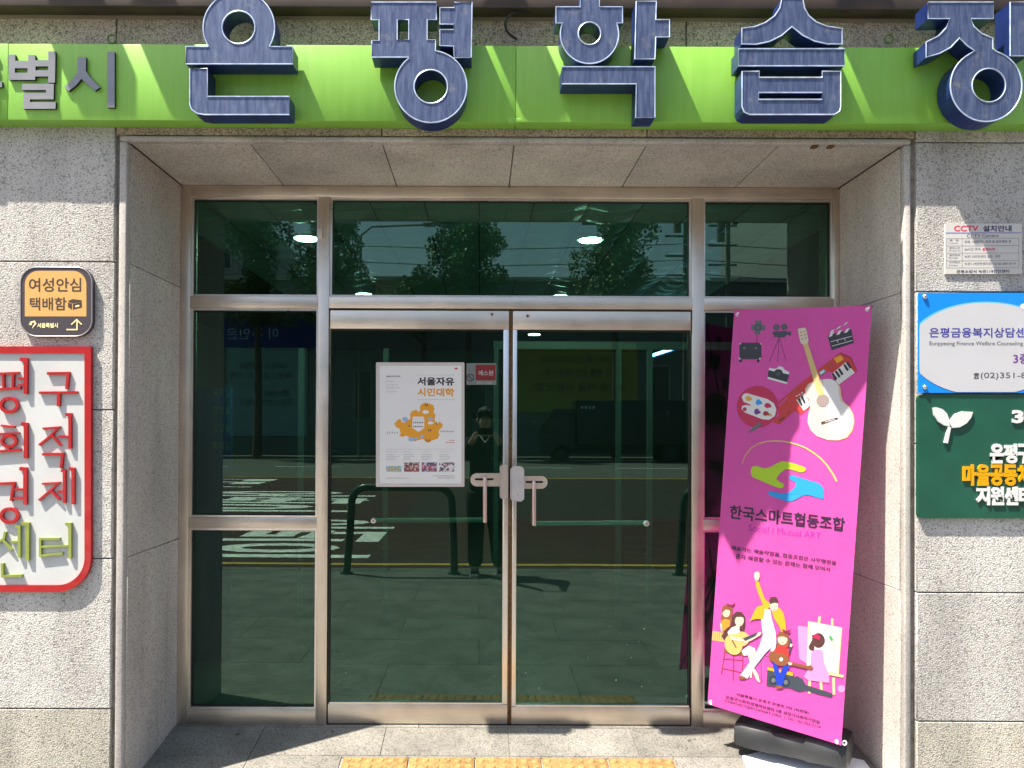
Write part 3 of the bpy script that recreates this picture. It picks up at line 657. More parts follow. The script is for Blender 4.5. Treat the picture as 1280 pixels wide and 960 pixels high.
# materials of the big letters
def bluemat(name, hi, lo_):
    m = bpy.data.materials.new(name); m.use_nodes = True; t = m.node_tree; b = t.nodes['Principled BSDF']; L = t.links.new
    b.inputs['Metallic'].default_value = .45; b.inputs['Roughness'].default_value = .38
    g = t.nodes.new('ShaderNodeNewGeometry'); mp = t.nodes.new('ShaderNodeMapping'); mp.inputs['Scale'].default_value = (38, 20, 5); L(g.outputs['Position'], mp.inputs[0])
    n = t.nodes.new('ShaderNodeTexNoise'); n.inputs['Scale'].default_value = 1.6; n.inputs['Detail'].default_value = 8; n.inputs['Roughness'].default_value = .7; L(mp.outputs[0], n.inputs['Vector'])
    cr = t.nodes.new('ShaderNodeValToRGB'); e = cr.color_ramp.elements; e[0].position = .38; e[0].color = (*lo_, 1); e[1].position = .68; e[1].color = (*hi, 1); L(n.outputs['Fac'], cr.inputs[0])
    n2 = t.nodes.new('ShaderNodeTexNoise'); n2.inputs['Scale'].default_value = 14; n2.inputs['Detail'].default_value = 9; n2.inputs['Roughness'].default_value = .75; L(g.outputs['Position'], n2.inputs['Vector'])
    c2 = t.nodes.new('ShaderNodeValToRGB'); c2.color_ramp.elements[0].position = .57; c2.color_ramp.elements[0].color = (0, 0, 0, 1); c2.color_ramp.elements[1].position = .72; c2.color_ramp.elements[1].color = (.32, .32, .32, 1); L(n2.outputs['Fac'], c2.inputs[0])
    x = t.nodes.new('ShaderNodeMix'); x.data_type = 'RGBA'; L(c2.outputs[0], x.inputs[0]); L(cr.outputs[0], x.inputs[6]); x.inputs[7].default_value = (.42, .38, .26, 1)
    L(x.outputs[2], b.inputs['Base Color']); return m
BLUE = bluemat('weathered_blue_face', (.125, .16, .255), (.045, .065, .14))
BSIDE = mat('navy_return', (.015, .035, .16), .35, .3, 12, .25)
EDGE = mat('pale_blue_trim', (.52, .62, .78), .35, .5, 25, .3)
LD = .092; YL = -PS - .012 - LD
def letter(label, shapes, f2, depth=LD, yf=YL, trim=.0028, fm=BLUE, sm=BSIDE, name='letter'):
    bm = bmesh.new()
    for i, lp in enumerate(shapes):
        q = [[f2(p) for p in l] for l in lp]
        prism(bm, q, lambda p: P(p[0], p[1], yf) + Vector((0, .0004 * i, 0)), (0, depth, 0), 0, 1)
    o = finish(bm, name, [fm, sm], sg); o['label'] = label
    if trim:
        bm = bmesh.new()
        for lp in shapes:
            for l in lp: tube(bm, [P(*f2(p), yf - .0006) for p in l], trim, 6, closed=True)
        finish(bm, 'edge_trim', EDGE, o, True)
    return o
z1_ = lambda p: (p[0] / 3, p[1] / 3)
z2_ = lambda p: (420 + p[0] / 2.909, p[1] / 2.909)
z3_ = lambda p: (860 + p[0] / 3, p[1] / 3)
letter('large blue letter 은, leftmost of the five', [
    [circ(896, 103, 134, 148, 392, 40) + [(1010, 175), (1098, 175), (1098, 240), (697, 240), (697, 175), (783, 175)], circ(895, 103, 62, n=32)[::-1]],
    [[(712, 257), (778, 257), (778, 362), (1085, 362), (1085, 430), (768, 430), (738, 425), (718, 410), (712, 390)]]], z1_)
letter('large blue letter 평 with its ring low on the green panel', [
    [[(128, 8), (365, 8), (365, 72), (332, 72), (332, 145), (362, 145), (362, 186)] + circ(345, 315, 131, -80, 232, 44) + [(265, 208), (130, 208), (130, 148), (157, 148), (157, 72), (128, 72)],
     [(223, 72), (265, 72), (265, 145), (223, 145)][::-1], circ(345, 315, 61, n=32)[::-1]],
    [[(430, 8), (495, 8), (492, 210), (430, 210), (428, 168), (378, 166), (378, 108), (428, 108), (428, 88), (378, 88), (378, 28), (430, 28)]]], z2_)
letter('large blue letter 학, middle of the five', [
    [[(888, -22), (958, -22), (958, 25), (1042, 25), (1042, 84), (1021, 84)] + circ(922, 125, 106, -18, 198, 40) + [(824, 84), (800, 84), (800, 25), (888, 25)], circ(922, 122, 41, n=28)[::-1]],
    [[(1092, 5), (1165, 5), (1163, 72), (1213, 72), (1213, 135), (1163, 135), (1160, 215), (1087, 215)]],
    [[(822, 243), (1160, 243), (1160, 428), (1090, 428), (1092, 305), (822, 305)]]], z2_)
letter('large blue letter 습 above the right side pane', [
    [[(353, -8), (430, -8), (437, 30), (452, 58), (480, 82), (520, 98), (578, 107), (578, 165), (525, 165), (475, 154), (430, 132), (390, 100), (350, 134), (305, 156), (255, 166), (202, 165), (202, 106), (250, 100), (290, 85), (325, 60), (345, 30)]],
    [[(190, 183), (587, 183), (587, 247), (190, 247)]],
    [[(203, 268), (267, 268), (267, 291), (503, 291), (503, 268), (573, 268), (573, 400), (568, 418), (548, 430), (230, 430), (210, 420), (203, 400)], [(265, 347), (503, 347), (503, 373), (265, 373)][::-1]]], z3_)
letter('large blue letter 장 at the right edge of the photo', [
    [[(900, 8), (1145, 8), (1145, 70), (1060, 70), (1072, 100), (1100, 125), (1143, 143), (1143, 184)] + circ(1118, 322, 134, -72, 240, 44) + [(1075, 190), (1048, 172), (1018, 143), (985, 178), (945, 200), (893, 215), (893, 158), (940, 135), (968, 105), (982, 70), (900, 70)], circ(1128, 320, 63, n=32)[::-1]],
    [[(1208, 8), (1275, 8), (1275, 75), (1325, 75), (1325, 140), (1275, 140), (1275, 210), (1208, 210)]]], z3_)
# small grey letters
SL = dict(depth=.0115, yf=-PS - .012, trim=0, fm=LGREY, sm=mat('dark_letter_return', (.03, .03, .035), .4, .5))
s7 = lambda p: (p[0] / 7.11, 40 + p[1] / 7.11)
letter('small grey letter 별', [[[(75, 200), (135, 200), (135, 255), (250, 255), (250, 203), (312, 203), (312, 250), (428, 250), (428, 172), (492, 172), (488, 450), (428, 450), (428, 395), (312, 395), (312, 425), (78, 425)], [(132, 322), (245, 322), (245, 362), (132, 362)][::-1], [(315, 305), (428, 305), (428, 340), (315, 340)][::-1]],
    [[(195, 460), (478, 460), (475, 598), (265, 598), (265, 622), (495, 622), (492, 682), (205, 682), (205, 540), (408, 540), (408, 515), (195, 515)]]], s7, **SL)
letter('small grey letter 시', [[[(690, 225), (765, 225), (762, 345), (800, 400), (888, 492), (845, 522), (722, 415), (680, 470), (610, 525), (570, 490), (640, 425), (690, 350)]], [[(952, 175), (1018, 175), (1018, 672), (955, 672)]]], s7, **SL)
letter('small grey letter 특, cut by the left photo edge', [[[(-240, 440), (18, 440), (18, 490), (-240, 490)]], [[(-200, 190), (-30, 190), (-30, 235), (-140, 235), (-140, 280), (-35, 280), (-35, 320), (-140, 320), (-140, 365), (-25, 365), (-25, 410), (-200, 410)]], [[(-200, 530), (-40, 530), (-40, 680), (-100, 680), (-100, 580), (-200, 580)]]], s7, **SL)
for i, ch in enumerate('서울'):
    bm = bmesh.new(); text(bm, ch, (-150 + i * 55 + 0, 138), (-105 + i * 55, 138), 70, lambda p: P(p[0], p[1], -PS - .001), Vector((0, -1, 0)), bold=.03, ext=.012)
    finish(bm, 'letter', LGREY, sg)
cb = None
bm = bmesh.new(); pts = [P(668, 17, -.03), P(652, 13, -.05), P(640, 17, -.06), P(632, 24, -.06), P(631, 35, -.05), P(638, 45, -.04), P(652, 52, -.03)]
sm_ = []
for i in range(len(pts) - 1):
    for k in range(4): sm_.append(pts[i].lerp(pts[i + 1], k / 4))
sm_ = [sum((sm_[max(0, min(len(sm_) - 1, i + d))] for d in (-2, -1, 0, 1, 2)), Vector()) / 5 for i in range(len(sm_))]
tube(bm, sm_, .0055, 8); o = finish(bm, 'power_cable', DARK, None, True); tag(o, 'thin black cable hooking down behind the green sign between two blue letters', 'cable')
# floodlights on arms above the sign (they cast the round shadows on it)
def flood(px, py, kind, i):
    c = P(px, py, -PS); q = .26; c = c - SUN * (q / SUN.y)
    o = thing('sign_floodlight', '', 'lamp', c, 'floodlights above the sign')
    o['label'] = 'black ' + ['square floodlight on a wall arm above the small grey letters', 'round floodlight on a wall arm, left one above the green sign', 'round floodlight on a wall arm, middle of the green sign', 'square floodlight on a wall arm above the right end of the recess'][i]
    bm = bmesh.new()
    if kind: tube(bm, [c + Vector((0, .05, 0)), c + Vector((0, -.05, 0))], .105, 24)
    else: box(bm, c + Vector((-.13, -.05, -.09)), c + Vector((.10, .05, .09)), .01)
    finish(bm, 'lamp_head', DARK, o, True)
    bm = bmesh.new(); tube(bm, [c + Vector((0, .05, .02)), c + Vector((0, .12, .12)), Vector((c.x, .0, c.z + .2))], .014, 8); finish(bm, 'arm', DARK, o, True)
flood(118, 66, 0, 0); flood(214, 66, 1, 1); flood(655, 70, 1, 2); flood(1106, 66, 0, 3)

# ================================================================== WALL SIGNS
# --- red framed vertical sign, left
rs = thing('vertical_sign', 'white wall sign in rounded red frame with raised red and green letters', 'sign', P(40, 740, -.02))
redm = mat('red_acrylic', (.36, .008, .010), .35, 0, 20, .12, coat=.2)
bm = bmesh.new(); a_ = rrect(-260, 433, 113.5, 740, [0, 0, 42, 42], 10); b2 = rrect(-252, 441.5, 105.5, 731.5, [0, 0, 34, 34], 10)
prism(bm, [a_, b2[::-1]], lambda p: P(p[0], p[1], -.022), (0, .0215, 0)); finish(bm, 'red_frame', redm, rs)
bm = bmesh.new(); prism(bm, [rrect(-253, 440.5, 106.5, 732.5, [0, 0, 35, 35], 10)], lambda p: P(p[0], p[1], -.014), (0, .012, 0)); finish(bm, 'white_panel', mat('dusty_white_acrylic', (.50, .52, .52), .4, 0, 4, .07), rs)
v1 = lambda p: (p[0] / 2.823, 420 + p[1] / 2.823)
grn = mat('olive_acrylic', (.23, .28, .06), .4, 0, 20, .12)
def ring(cx, cy, rx, ry, w): return ('ring', cx, cy, rx, ry, w)
SG = {
 '구': [([(165, 132), (240, 131), (234, 187)], 11), ([(137, 200), (272, 199)], 10), ([(207, 200), (205, 248)], 13)],
 '적': [([(150, 327), (206, 322), (175, 355), (137, 385)], 9), ([(182, 350), (213, 386)], 9), ([(205, 355), (240, 355)], 8), ([(230, 277), (246, 277), (246, 398)], 12), ([(148, 418), (220, 416), (214, 467)], 10)],
 '제': [([(148, 522), (205, 518), (172, 550), (136, 580)], 9), ([(178, 545), (210, 578)], 9), ([(200, 550), (224, 550)], 8), ([(214, 475), (226, 477), (226, 590)], 11), ([(243, 468), (257, 470), (257, 594)], 13)],
 '터': [([(210, 716), (141, 716), (141, 776), (220, 768)], 9), ([(145, 744), (206, 741)], 8), ([(206, 741), (240, 741)], 8), ([(230, 664), (246, 664), (246, 785)], 12)],
 '평': [([(-40, 134), (66, 130)], 9), ([(10, 134), (12, 188)], 9), ([(46, 132), (43, 186)], 9), ([(-40, 190), (72, 183)], 10), ([(62, 150), (88, 150)], 8), ([(64, 173), (88, 173)], 8), ([(70, 82), (90, 84), (89, 205)], 15), ring(31, 244, 29, 24, 11)],
 '회': [([(2, 316), (50, 321)], 8), ([(-40, 347), (66, 343)], 8), ring(30, 371, 25, 19, 9), ([(30, 391), (30, 408)], 9), ([(-40, 410), (72, 402)], 10), ([(74, 310), (90, 312), (90, 432)], 15)],
 '경': [([(-40, 523), (47, 519), (38, 582)], 10), ([(50, 541), (86, 541)], 8), ([(46, 572), (86, 572)], 8), ([(68, 468), (88, 470), (88, 595)], 15), ring(32, 634, 29, 24, 11)],
 '센': [([(18, 690), (12, 715), (-30, 745)], 9), ([(8, 718), (40, 756)], 9), ([(36, 726), (62, 726)], 8), ([(52, 672), (67, 674), (67, 782)], 11), ([(76, 662), (96, 664), (96, 792)], 14), ([(6, 802), (8, 848), (76, 846)], 10)],
}
for ch, ss in SG.items():
    g_ = ch in '터센'; bm = bmesh.new()
    for i, s_ in enumerate(ss):
        if s_[0] == 'ring':
            _, cx, cy, rx, ry, w_ = s_
            lp = [circ(cx, cy, rx + w_ / 2, n=28, ry=ry + w_ / 2), circ(cx, cy, rx - w_ / 2, n=28, ry=ry - w_ / 2)[::-1]]
        else: lp = [stroke_poly(s_[0], s_[1] * .86)]
        prism(bm, [[v1(p) for p in l] for l in lp], lambda p: P(p[0], p[1], -.026 - .0003 * i), (0, .0118 + .0003 * i, 0))
    o = finish(bm, 'raised_letter', grn if g_ else redm, rs); o['label'] = ('olive green' if g_ else 'red') + ' raised letter ' + ch
# --- orange parcel locker sign
osn = thing('parcel_locker_sign', 'small rounded dark sign with orange field reading 여성안심 택배함, above the red framed sign', 'sign', P(70, 421, -.02))
DGR = mat('dark_plum_grey', (.055, .045, .055), .4)
bm = bmesh.new(); prism(bm, [rrect(25, 333, 116, 421, 21, 10)], lambda p: P(p[0], p[1], -.020), (0, .0195, 0))
o = finish(bm, 'sign_body', DGR, osn)
bm = bmesh.new(); tube(bm, [P(*q, -.0205) for q in rrect(25.8, 333.8, 115.2, 420.2, 20.5, 10)], .0022, 6, closed=True); finish(bm, 'bright_rim', mat('grey_rim', (.32, .30, .32), .3, .3), osn, True)
bm = bmesh.new(); prism(bm, [rrect(31, 338.5, 108, 395.5, [17, 17, 0, 0], 8)], lay(-.020, 1), (0, 0, 0)); finish(bm, 'orange_field', C('amber', .60, .335, .10), osn)
v2 = lambda x, y: (x / 8.73, 320 + y / 8.73)
BRN = C('dark_brown_ink', .05, .025, .02)
bm = bmesh.new(); text(bm, '여성안심', v2(315, 390), v2(885, 390), 150 / 8.73, lay(-.020, 2), bold=.012); text(bm, '택배함', v2(325, 592), v2(725, 592), 142 / 8.73, lay(-.020, 2), bold=.012); finish(bm, 'lettering', BRN, osn)
bm = bmesh.new()
for q in ([(745, 490), (790, 470), (890, 482), (890, 500), (790, 515), (745, 500)], [(742, 508), (785, 522), (785, 588), (742, 555)], [(796, 522), (892, 505), (892, 560), (796, 585)]): prism(bm, [[v2(*p) for p in q]], lay(-.020, 2), (0, 0, 0))
finish(bm, 'parcel_picture', BRN, osn)
bm = bmesh.new(); prism(bm, [[v2(*p) for p in q] for q in ([(822, 540), (865, 532), (865, 552), (822, 560)],)], lay(-.020, 3), (0, 0, 0)); 
text(bm, '서울특별시', v2(405, 785), v2(632, 785), 55 / 8.73, lay(-.020, 2), bold=.04)
prism(bm, [[v2(*p) for p in stroke_poly([(725, 803), (840, 803), (840, 700)], 15)]], lay(-.020, 2), (0, 0, 0)); prism(bm, [[v2(*p) for p in stroke_poly([(778, 748), (836, 695), (892, 748)], 15)]], lay(-.020, 2.5), (0, 0, 0))
prism(bm, [[v2(*p) for p in stroke_poly([(315, 750), (335, 722), (375, 715), (388, 740), (365, 765), (352, 790)], [4, 14, 20, 18, 14, 4])]], lay(-.020, 2), (0, 0, 0)); prism(bm, [[v2(*p) for p in circ(335, 740, 16, n=12)]], lay(-.020, 2.7), (0, 0, 0))
finish(bm, 'cream_print', C('cream_print', .80, .66, .34), osn)
# --- CCTV notice
cc = thing('cctv_notice', 'small white notice with a ruled table headed CCTV in red, right wall', 'sign', P(1230, 343, -.008))
bm = bmesh.new(); prism(bm, [rrect(1181.5, 279.5, 1277.5, 342.5, 0)], lambda p: P(p[0], p[1], -.008), (0, .0075, 0)); finish(bm, 'notice_plate', mat('notice_white', (.52, .51, .49), .35), cc)
v3 = lambda x, y: (1170 + x / 11.636, 270 + y / 11.636)
NAVY = C('navy_ink', .03, .035, .10)
bm = bmesh.new(); text(bm, 'CCTV', v3(262, 222), v3(620, 222), 84 / 11.6, lay(-.008, 1), bold=.03); text(bm, '촬영녹화', v3(675, 505), v3(862, 505), 3.6, lay(-.008, 1), bold=.02); finish(bm, 'red_lettering', C('pinkish_red', .62, .05, .10), cc)
bm = bmesh.new(); text(bm, '설치안내', v3(680, 228), v3(1100, 226), 92 / 11.6, lay(-.008, 1), bold=.03); text(bm, 'CCTV Camera', v3(450, 312), v3(910, 306), 46 / 11.6, lay(-.008, 1))
for (y, l, l2, r_, x2) in ((370, '목  적', 'Purpose', '방범, 시설안전, 화재 및 범죄예방 등', 1095), (480, '촬영시간', 'Shooting Time', '24시간 연속', 650), (585, '촬영범위', 'Range', '녹번119안전센터 실내 · 외부', 940), (690, '관리책임자', 'Contact', '녹번119안전센터장 Tel 02-387-0119', 1160)):
    text(bm, l, v3(195, y), v3(350 if len(l) > 4 or y > 400 else 325, y), 2.6, lay(-.008, 1)); text(bm, l2, v3(185, y + 36), v3(360 if len(l2) > 9 else 320, y + 36), 1.9, lay(-.008, 1)); text(bm, r_, v3(415, y + 26), v3(x2, y + 22), 3.6, lay(-.008, 1))
text(bm, '은평소방서 녹번119안전센터', v3(300, 832), v3(1065, 826), 4.2, lay(-.008, 1), bold=.02); finish(bm, 'dark_lettering', NAVY, cc)
bm = bmesh.new()
def ln(x0, y0, x1, y1, w=.5): prism(bm, [stroke_poly([v3(x0, y0), v3(x1, y1)], w)], lay(-.008, 1.3), (0, 0, 0))
for y in (325, 432, 540, 648, 752): ln(155, y, 1205, y - 2, .45)
for x in (155, 380, 1205): ln(x, 325, x, 752, .45)
finish(bm, 'table_rules', C('rule_grey', .22, .22, .24), cc)
bm = bmesh.new(); ln(140, 245, 1240, 245, .8); finish(bm, 'blue_rule', C('rule_blue', .08, .12, .42), cc)
# --- blue and white counselling sign
bs = thing('counselling_centre_sign', 'blue sign with a white oval and purple lettering on acrylic spacers, right wall', 'sign', P(1215, 491, -.02))
YB = -.026
bm = bmesh.new(); prism(bm, [rrect(1148, 366, 1432, 491, 0)], lambda p: P(p[0], p[1], YB), (0, .006, 0)); finish(bm, 'acrylic_plate', mat('strong_blue', (.0, .22, .72), .2, 0, coat=.4), bs)
def clip_oval(cx, cy, rx, ry, x0, x1, y0, y1):
    out = []
    for a in range(0, 360, 4):
        x = cx + rx * math.cos(R(a)); y = cy + ry * math.sin(R(a)); out.append((max(x0, min(x1, x)), max(y0, min(y1, y))))
    return out
bm = bmesh.new(); prism(bm, [clip_oval(1232, 433, 97, 56, 1149.2, 1431, 366.8, 490.2)], lay(YB, 1), (0, 0, 0)); finish(bm, 'pale_blue_oval', C('mid_blue', .10, .42, .85), bs)
bm = bmesh.new(); prism(bm, [clip_oval(1232, 436.5, 96, 58, 1149.4, 1431, 366.8, 490.0)], lay(YB, 2), (0, 0, 0)); finish(bm, 'white_oval', mat('pale_lilac_white', (.46, .47, .50), .3, 0, 6, .03, coat=.3), bs)
v4 = lambda x, y: (1140 + x / 6.857, 360 + y / 6.857)
bm = bmesh.new(); text(bm, '은평금융복지상담센터', v4(148, 424), v4(1060, 424), 84 / 6.857, lay(YB, 3), bold=.014); finish(bm, 'navy_lettering', C('purple_navy', .03, .03, .25), bs)
bm = bmesh.new(); text(bm, 'Eunpyeong Finance Welfare Counseling Center', v4(150, 500), v4(1110, 500), 42 / 6.857, lay(YB, 3)); text(bm, '(02)351-8502', v4(588, 786), v4(1130, 786), 62 / 6.857, lay(YB, 3)); 
prism(bm, [[v4(*p) for p in [(528, 745), (528, 735), (545, 728), (560, 728), (576, 735), (576, 745), (568, 745), (566, 752), (574, 778), (530, 778), (538, 752), (536, 745)]], [v4(*p) for p in circ(552, 764, 7, n=10)][::-1]], lay(YB, 3), (0, 0, 0)); finish(bm, 'grey_lettering', C('dark_grey_ink', .07, .07, .08), bs)
bm = bmesh.new(); text(bm, '3층', v4(868, 650), v4(1010, 650), 92 / 6.857, lay(YB, 3), bold=.015); finish(bm, 'purple_lettering', C('violet_ink', .13, .03, .24), bs)
bm = bmesh.new(); prism(bm, [[v4(*p) for p in circ(975, 158, 50, n=20, ry=28)]], lay(YB, 3.3), (0, 0, 0)); finish(bm, 'small_emblem', C('pinkish_white', .8, .62, .66), bs)
for q in ((1155.5, 371), (1155.5, 484), (1424, 371), (1424, 484)):
    bm = bmesh.new(); c = P(*q, YB); tube(bm, [c + Vector((0, .025, 0)), c + Vector((0, .001, 0)), c + Vector((0, -.006, 0)), c + Vector((0, -.010, 0))], 0, 14, radii=[.006, .0095, .0095, .006]); finish(bm, 'spacer_screw', STEEL, bs, True)
# --- green sprout sign
gs = thing('support_centre_sign', 'dark green rounded sign with a white sprout and white and yellow raised lettering, right wall', 'sign', P(1215, 648, -.02))
YG = -.020
bm = bmesh.new(); prism(bm, [rrect(1148, 493, 1436, 648, 6, 6)], lambda p: P(p[0], p[1], YG), (0, .0195, 0)); finish(bm, 'green_board', mat('bottle_green_board', (.007, .075, .047), .35, 0, 7, .12, coat=.15), gs)
v5 = lambda x, y: (1140 + x / 5.336, 480 + y / 5.336)
nrm = Vector((0, -1, 0)); fG = lambda p: P(p[0], p[1], YG)
for lab, q in (('left leaf', [(142, 158), (165, 155), (205, 168), (235, 198), (250, 240), (252, 285), (215, 275), (175, 250), (150, 210)]), ('right leaf', [(408, 186), (395, 225), (365, 262), (320, 288), (270, 293), (256, 270), (262, 235), (290, 200), (340, 182)]), ('stem', [(243, 285), (262, 288), (240, 396), (217, 392)])):
    bm = bmesh.new(); prism(bm, [[v5(*p) for p in q]], lambda p: P(p[0], p[1], YG - .009 - (.0004 if lab == 'stem' else 0)), (0, .0088, 0)); finish(bm, 'sprout_leaf' if 'leaf' in lab else 'sprout_stem', mat('white_acrylic', (.58, .60, .60), .35), gs)
WA = MATS['white_acrylic']; YA = mat('yellow_acrylic', (.60, .30, .0), .4)
def raised(s_, a, b_, h, m, name='raised_lettering'):
    n = len(s_); st_ = (b_[0] - a[0]) / n
    for i, ch in enumerate(s_):
        bm = bmesh.new(); text(bm, ch, v5(a[0] + st_ * i, a[1]), v5(a[0] + st_ * (i + .96), a[1]), h / 5.336, fG, nrm, bold=.045, ext=.007); finish(bm, 'raised_letter', m, gs)
raised('3층', (665, 262), (815, 262), 88, WA); raised('은평구', (520, 530), (790, 530), 132, WA); raised('마을공동체', (335, 678), (790, 678), 142, YA); raised('지원센터', (425, 808), (800, 808), 125, WA)

# ================================================================== PINK BANNER
TL, TR, BLc, BRc = P(918, 388, .40), P(1090, 382, .085), P(884.5, 880, .36), P(1051.5, 932, .05)
bn = thing('standing_banner', 'bright pink standing fabric banner with cartoon musicians, leaning against the right reveal', 'banner', ((BLc + BRc) / 2))
n_ = (TR - BLc).cross(TL - BRc).normalized(); p0 = (TL + TR + BLc + BRc) / 4
if n_.y > 0: n_ = -n_
TL, TR, BLc, BRc = [c - n_ * ((c - p0).dot(n_)) for c in (TL, TR, BLc, BRc)]
def onb(layer): return lambda p: planeP(p[0], p[1], p0, n_) + n_ * (.0008 + .0007 * layer + bulge(p))
def bulge(p):   # gentle slack of the cloth
    u = (p[0] - 885) / 200; v = (p[1] - 385) / 545
    return .009 * math.sin(3.1 * v + .2) * math.sin(3.0 * u + .1) + .0022 * math.sin(9 * u + 5 * v) * math.sin(6 * v + 2 * u)
def banner_uv(u, v):
    top = Vector((918, 388)).lerp(Vector((1090, 382)), u); bot = Vector((884.5, 880)).lerp(Vector((1051.5, 932)), u); return top.lerp(bot, v)
PINK = mat('magenta_banner', (.84, .125, .53), .42, 0, 5, .03)
bm = bmesh.new(); NX, NY = 14, 40; gr = {}
for i in range(NX + 1):
    for j in range(NY + 1):
        p = banner_uv(i / NX, j / NY)
        base = planeP(p.x, p.y, p0, n_)
        gr[i, j] = bm.verts.new(base + n_ * bulge(p))
for i in range(NX):
    for j in range(NY): bm.faces.new((gr[i, j], gr[i, j + 1], gr[i + 1, j + 1], gr[i + 1, j]))
bmesh.ops.solidify(bm, geom=bm.faces[:], thickness=.0008)
finish(bm, 'banner_cloth', PINK, bn, True)
ART = {}
class Art:
    def __init__(s, ox, oy, sc): s.ox, s.oy, s.sc = ox, oy, sc
    def t(s, p): return (s.ox + p[0] / s.sc, s.oy + p[1] / s.sc)
    def bm(s, col):
        if col not in ART: ART[col] = bmesh.new()
        return ART[col]
    def poly(s, col, pts, L=1, holes=()):
        prism(s.bm(col), [[s.t(p) for p in pts]] + [[s.t(p) for p in h][::-1] for h in holes], onb(L), (0, 0, 0))
    def oval(s, col, cx, cy, rx, ry=None, L=1, rot=0, n=24):
        c, q = math.cos(R(rot)), math.sin(R(rot)); s.poly(col, [(cx + x * c - y * q, cy + x * q + y * c) for x, y in circ(0, 0, rx, n=n, ry=ry or rx)], L)
    def line(s, col, pts, w, L=1): s.poly(col, stroke_poly(pts, w), L)
PAL = {'slate': (.045, .06, .085), 'charcoal': (.02, .025, .045), 'grey': (.14, .16, .18), 'white': (.85, .85, .85), 'cream': (.80, .68, .52), 'cream2': (.76, .66, .56), 'wood': (.72, .52, .22), 'red': (.66, .035, .035), 'dred': (.40, .02, .02), 'crimson': (.60, .01, .09), 'yellow': (.86, .66, .15), 'mustard': (.86, .42, .02), 'lime': (.48, .74, .01), 'sky': (.0, .36, .92), 'blue': (.0, .04, .55), 'skin': (.88, .62, .50), 'hair': (.10, .03, .03), 'brown': (.28, .09, .03), 'maroon': (.22, .01, .05), 'guitar': (.80, .50, .16), 'denim': (.62, .73, .86), 'pinkl': (.86, .30, .62), 'purple': (.16, .03, .30), 'orange': (.86, .30, .03), 'tan': (.86, .62, .32), 'ink': (.025, .004, .04), 'violet': (.36, .01, .34), 'key': (.02, .02, .025), 'teal': (.1, .4, .5), 'green': (.05, .4, .1), 'mauve': (.36, .28, .27)}
A = Art(900, 380, 6)
A.poly('grey', [(266, 125), (312, 125), (312, 155), (340, 158), (340, 196), (305, 200), (300, 232), (262, 228), (262, 198), (233, 196), (235, 158), (264, 155)]); A.oval('slate', 287, 178, 24, L=2); A.oval('grey', 287, 178, 15, L=3); A.line('ink', [(280, 232), (278, 292)], 4)
A.poly('charcoal', rrect(148, 292, 312, 415, 14)); 
for q in ((155, 299), (307, 299), (150, 410), (302, 410)): A.oval('white', q[0], q[1], 7, L=2, n=10)
A.oval('key', 157, 428, 11, L=2); A.oval('key', 288, 428, 11, L=2); A.oval('grey', 186, 332, 13, 9, L=2); A.oval('grey', 272, 332, 11, 9, L=2)
for cx, cy in ((424, 175), (482, 172)): A.oval('slate', cx, cy, 24, 22); A.oval('grey', cx, cy, 15, 14, L=2); A.oval('slate', cx, cy, 5, L=3)
A.poly('slate', [(395, 215), (410, 205), (500, 203), (510, 212), (533, 205), (533, 238), (508, 230), (495, 236), (488, 250), (405, 248), (408, 232), (395, 230)], 2)
for q in ([(445, 250), (370, 435)], [(443, 250), (435, 435)], [(447, 250), (497, 432)]): A.line('ink', q, 3)
A.poly('white', [(372, 480), (425, 487), (445, 466), (476, 474), (484, 492), (522, 514), (505, 603), (358, 562), (366, 498)]); A.poly('charcoal', [(366, 497), (520, 530), (506, 588), (360, 547)], 2); A.oval('key', 440, 524, 34, L=3); A.oval('slate', 440, 524, 20, L=4)
A.poly('charcoal', [(808, 238), (985, 190), (1005, 292), (838, 348)]); 
for k in range(3):
    A.poly('white', [(815 + 58 * k, 250 - 15 * k), (840 + 58 * k, 243 - 15 * k), (858 + 58 * k, 210 - 15 * k), (835 + 58 * k, 217 - 15 * k)], 2)
    A.poly('charcoal', [(808 + 47 * k, 220 - 27 * k), (838 + 47 * k, 205 - 27 * k), (862 + 47 * k, 190 - 27 * k), (838 + 47 * k, 200 - 27 * k)], 1)
    A.poly('white', [(818 + 50 * k, 222 - 27 * k), (845 + 50 * k, 212 - 29 * k), (866 + 50 * k, 190 - 29 * k), (838 + 50 * k, 200 - 27 * k)], 2)
for (a, b) in (((832, 285), (988, 243)), ((840, 318), (995, 275))): A.line('white', [a, b], 4, 2)
A.line('white', [(880, 272), (888, 292)], 4, 2); A.line('white', [(935, 257), (941, 278)], 4, 2)
# keytar
A.poly('red', [(905, 363), (985, 402), (1030, 505), (612, 830), (560, 802), (450, 902), (405, 892), (402, 872), (525, 775), (505, 695), (446, 752), (440, 735), (600, 600)], 1, [[(505, 712), (527, 772), (445, 838), (440, 775)]])
A.poly('dred', [(905, 363), (985, 402), (1030, 505), (1020, 498), (975, 412), (905, 375)], 1.5)
A.poly('mustard', [(855, 410), (905, 385), (930, 415), (880, 448)], 2); A.poly('teal', [(740, 515), (780, 488), (800, 505), (760, 540)], 2); A.poly('white', [(748, 516), (778, 497), (788, 506), (760, 530)], 3)
A.poly('white', [(835, 530), (945, 437), (1012, 517), (895, 605)], 2); A.poly('white', [(575, 722), (640, 668), (680, 760), (632, 802)], 2)
for (x, y) in ((838, 528), (862, 510), (885, 492), (925, 460), (945, 442)): A.poly('key', [(x, y), (x + 14, y - 11), (x + 44, y + 34), (x + 30, y + 46)], 3)
for (x, y) in ((585, 715), (608, 697)): A.poly('key', [(x, y), (x + 14, y - 11), (x + 38, y + 44), (x + 26, y + 54)], 3)
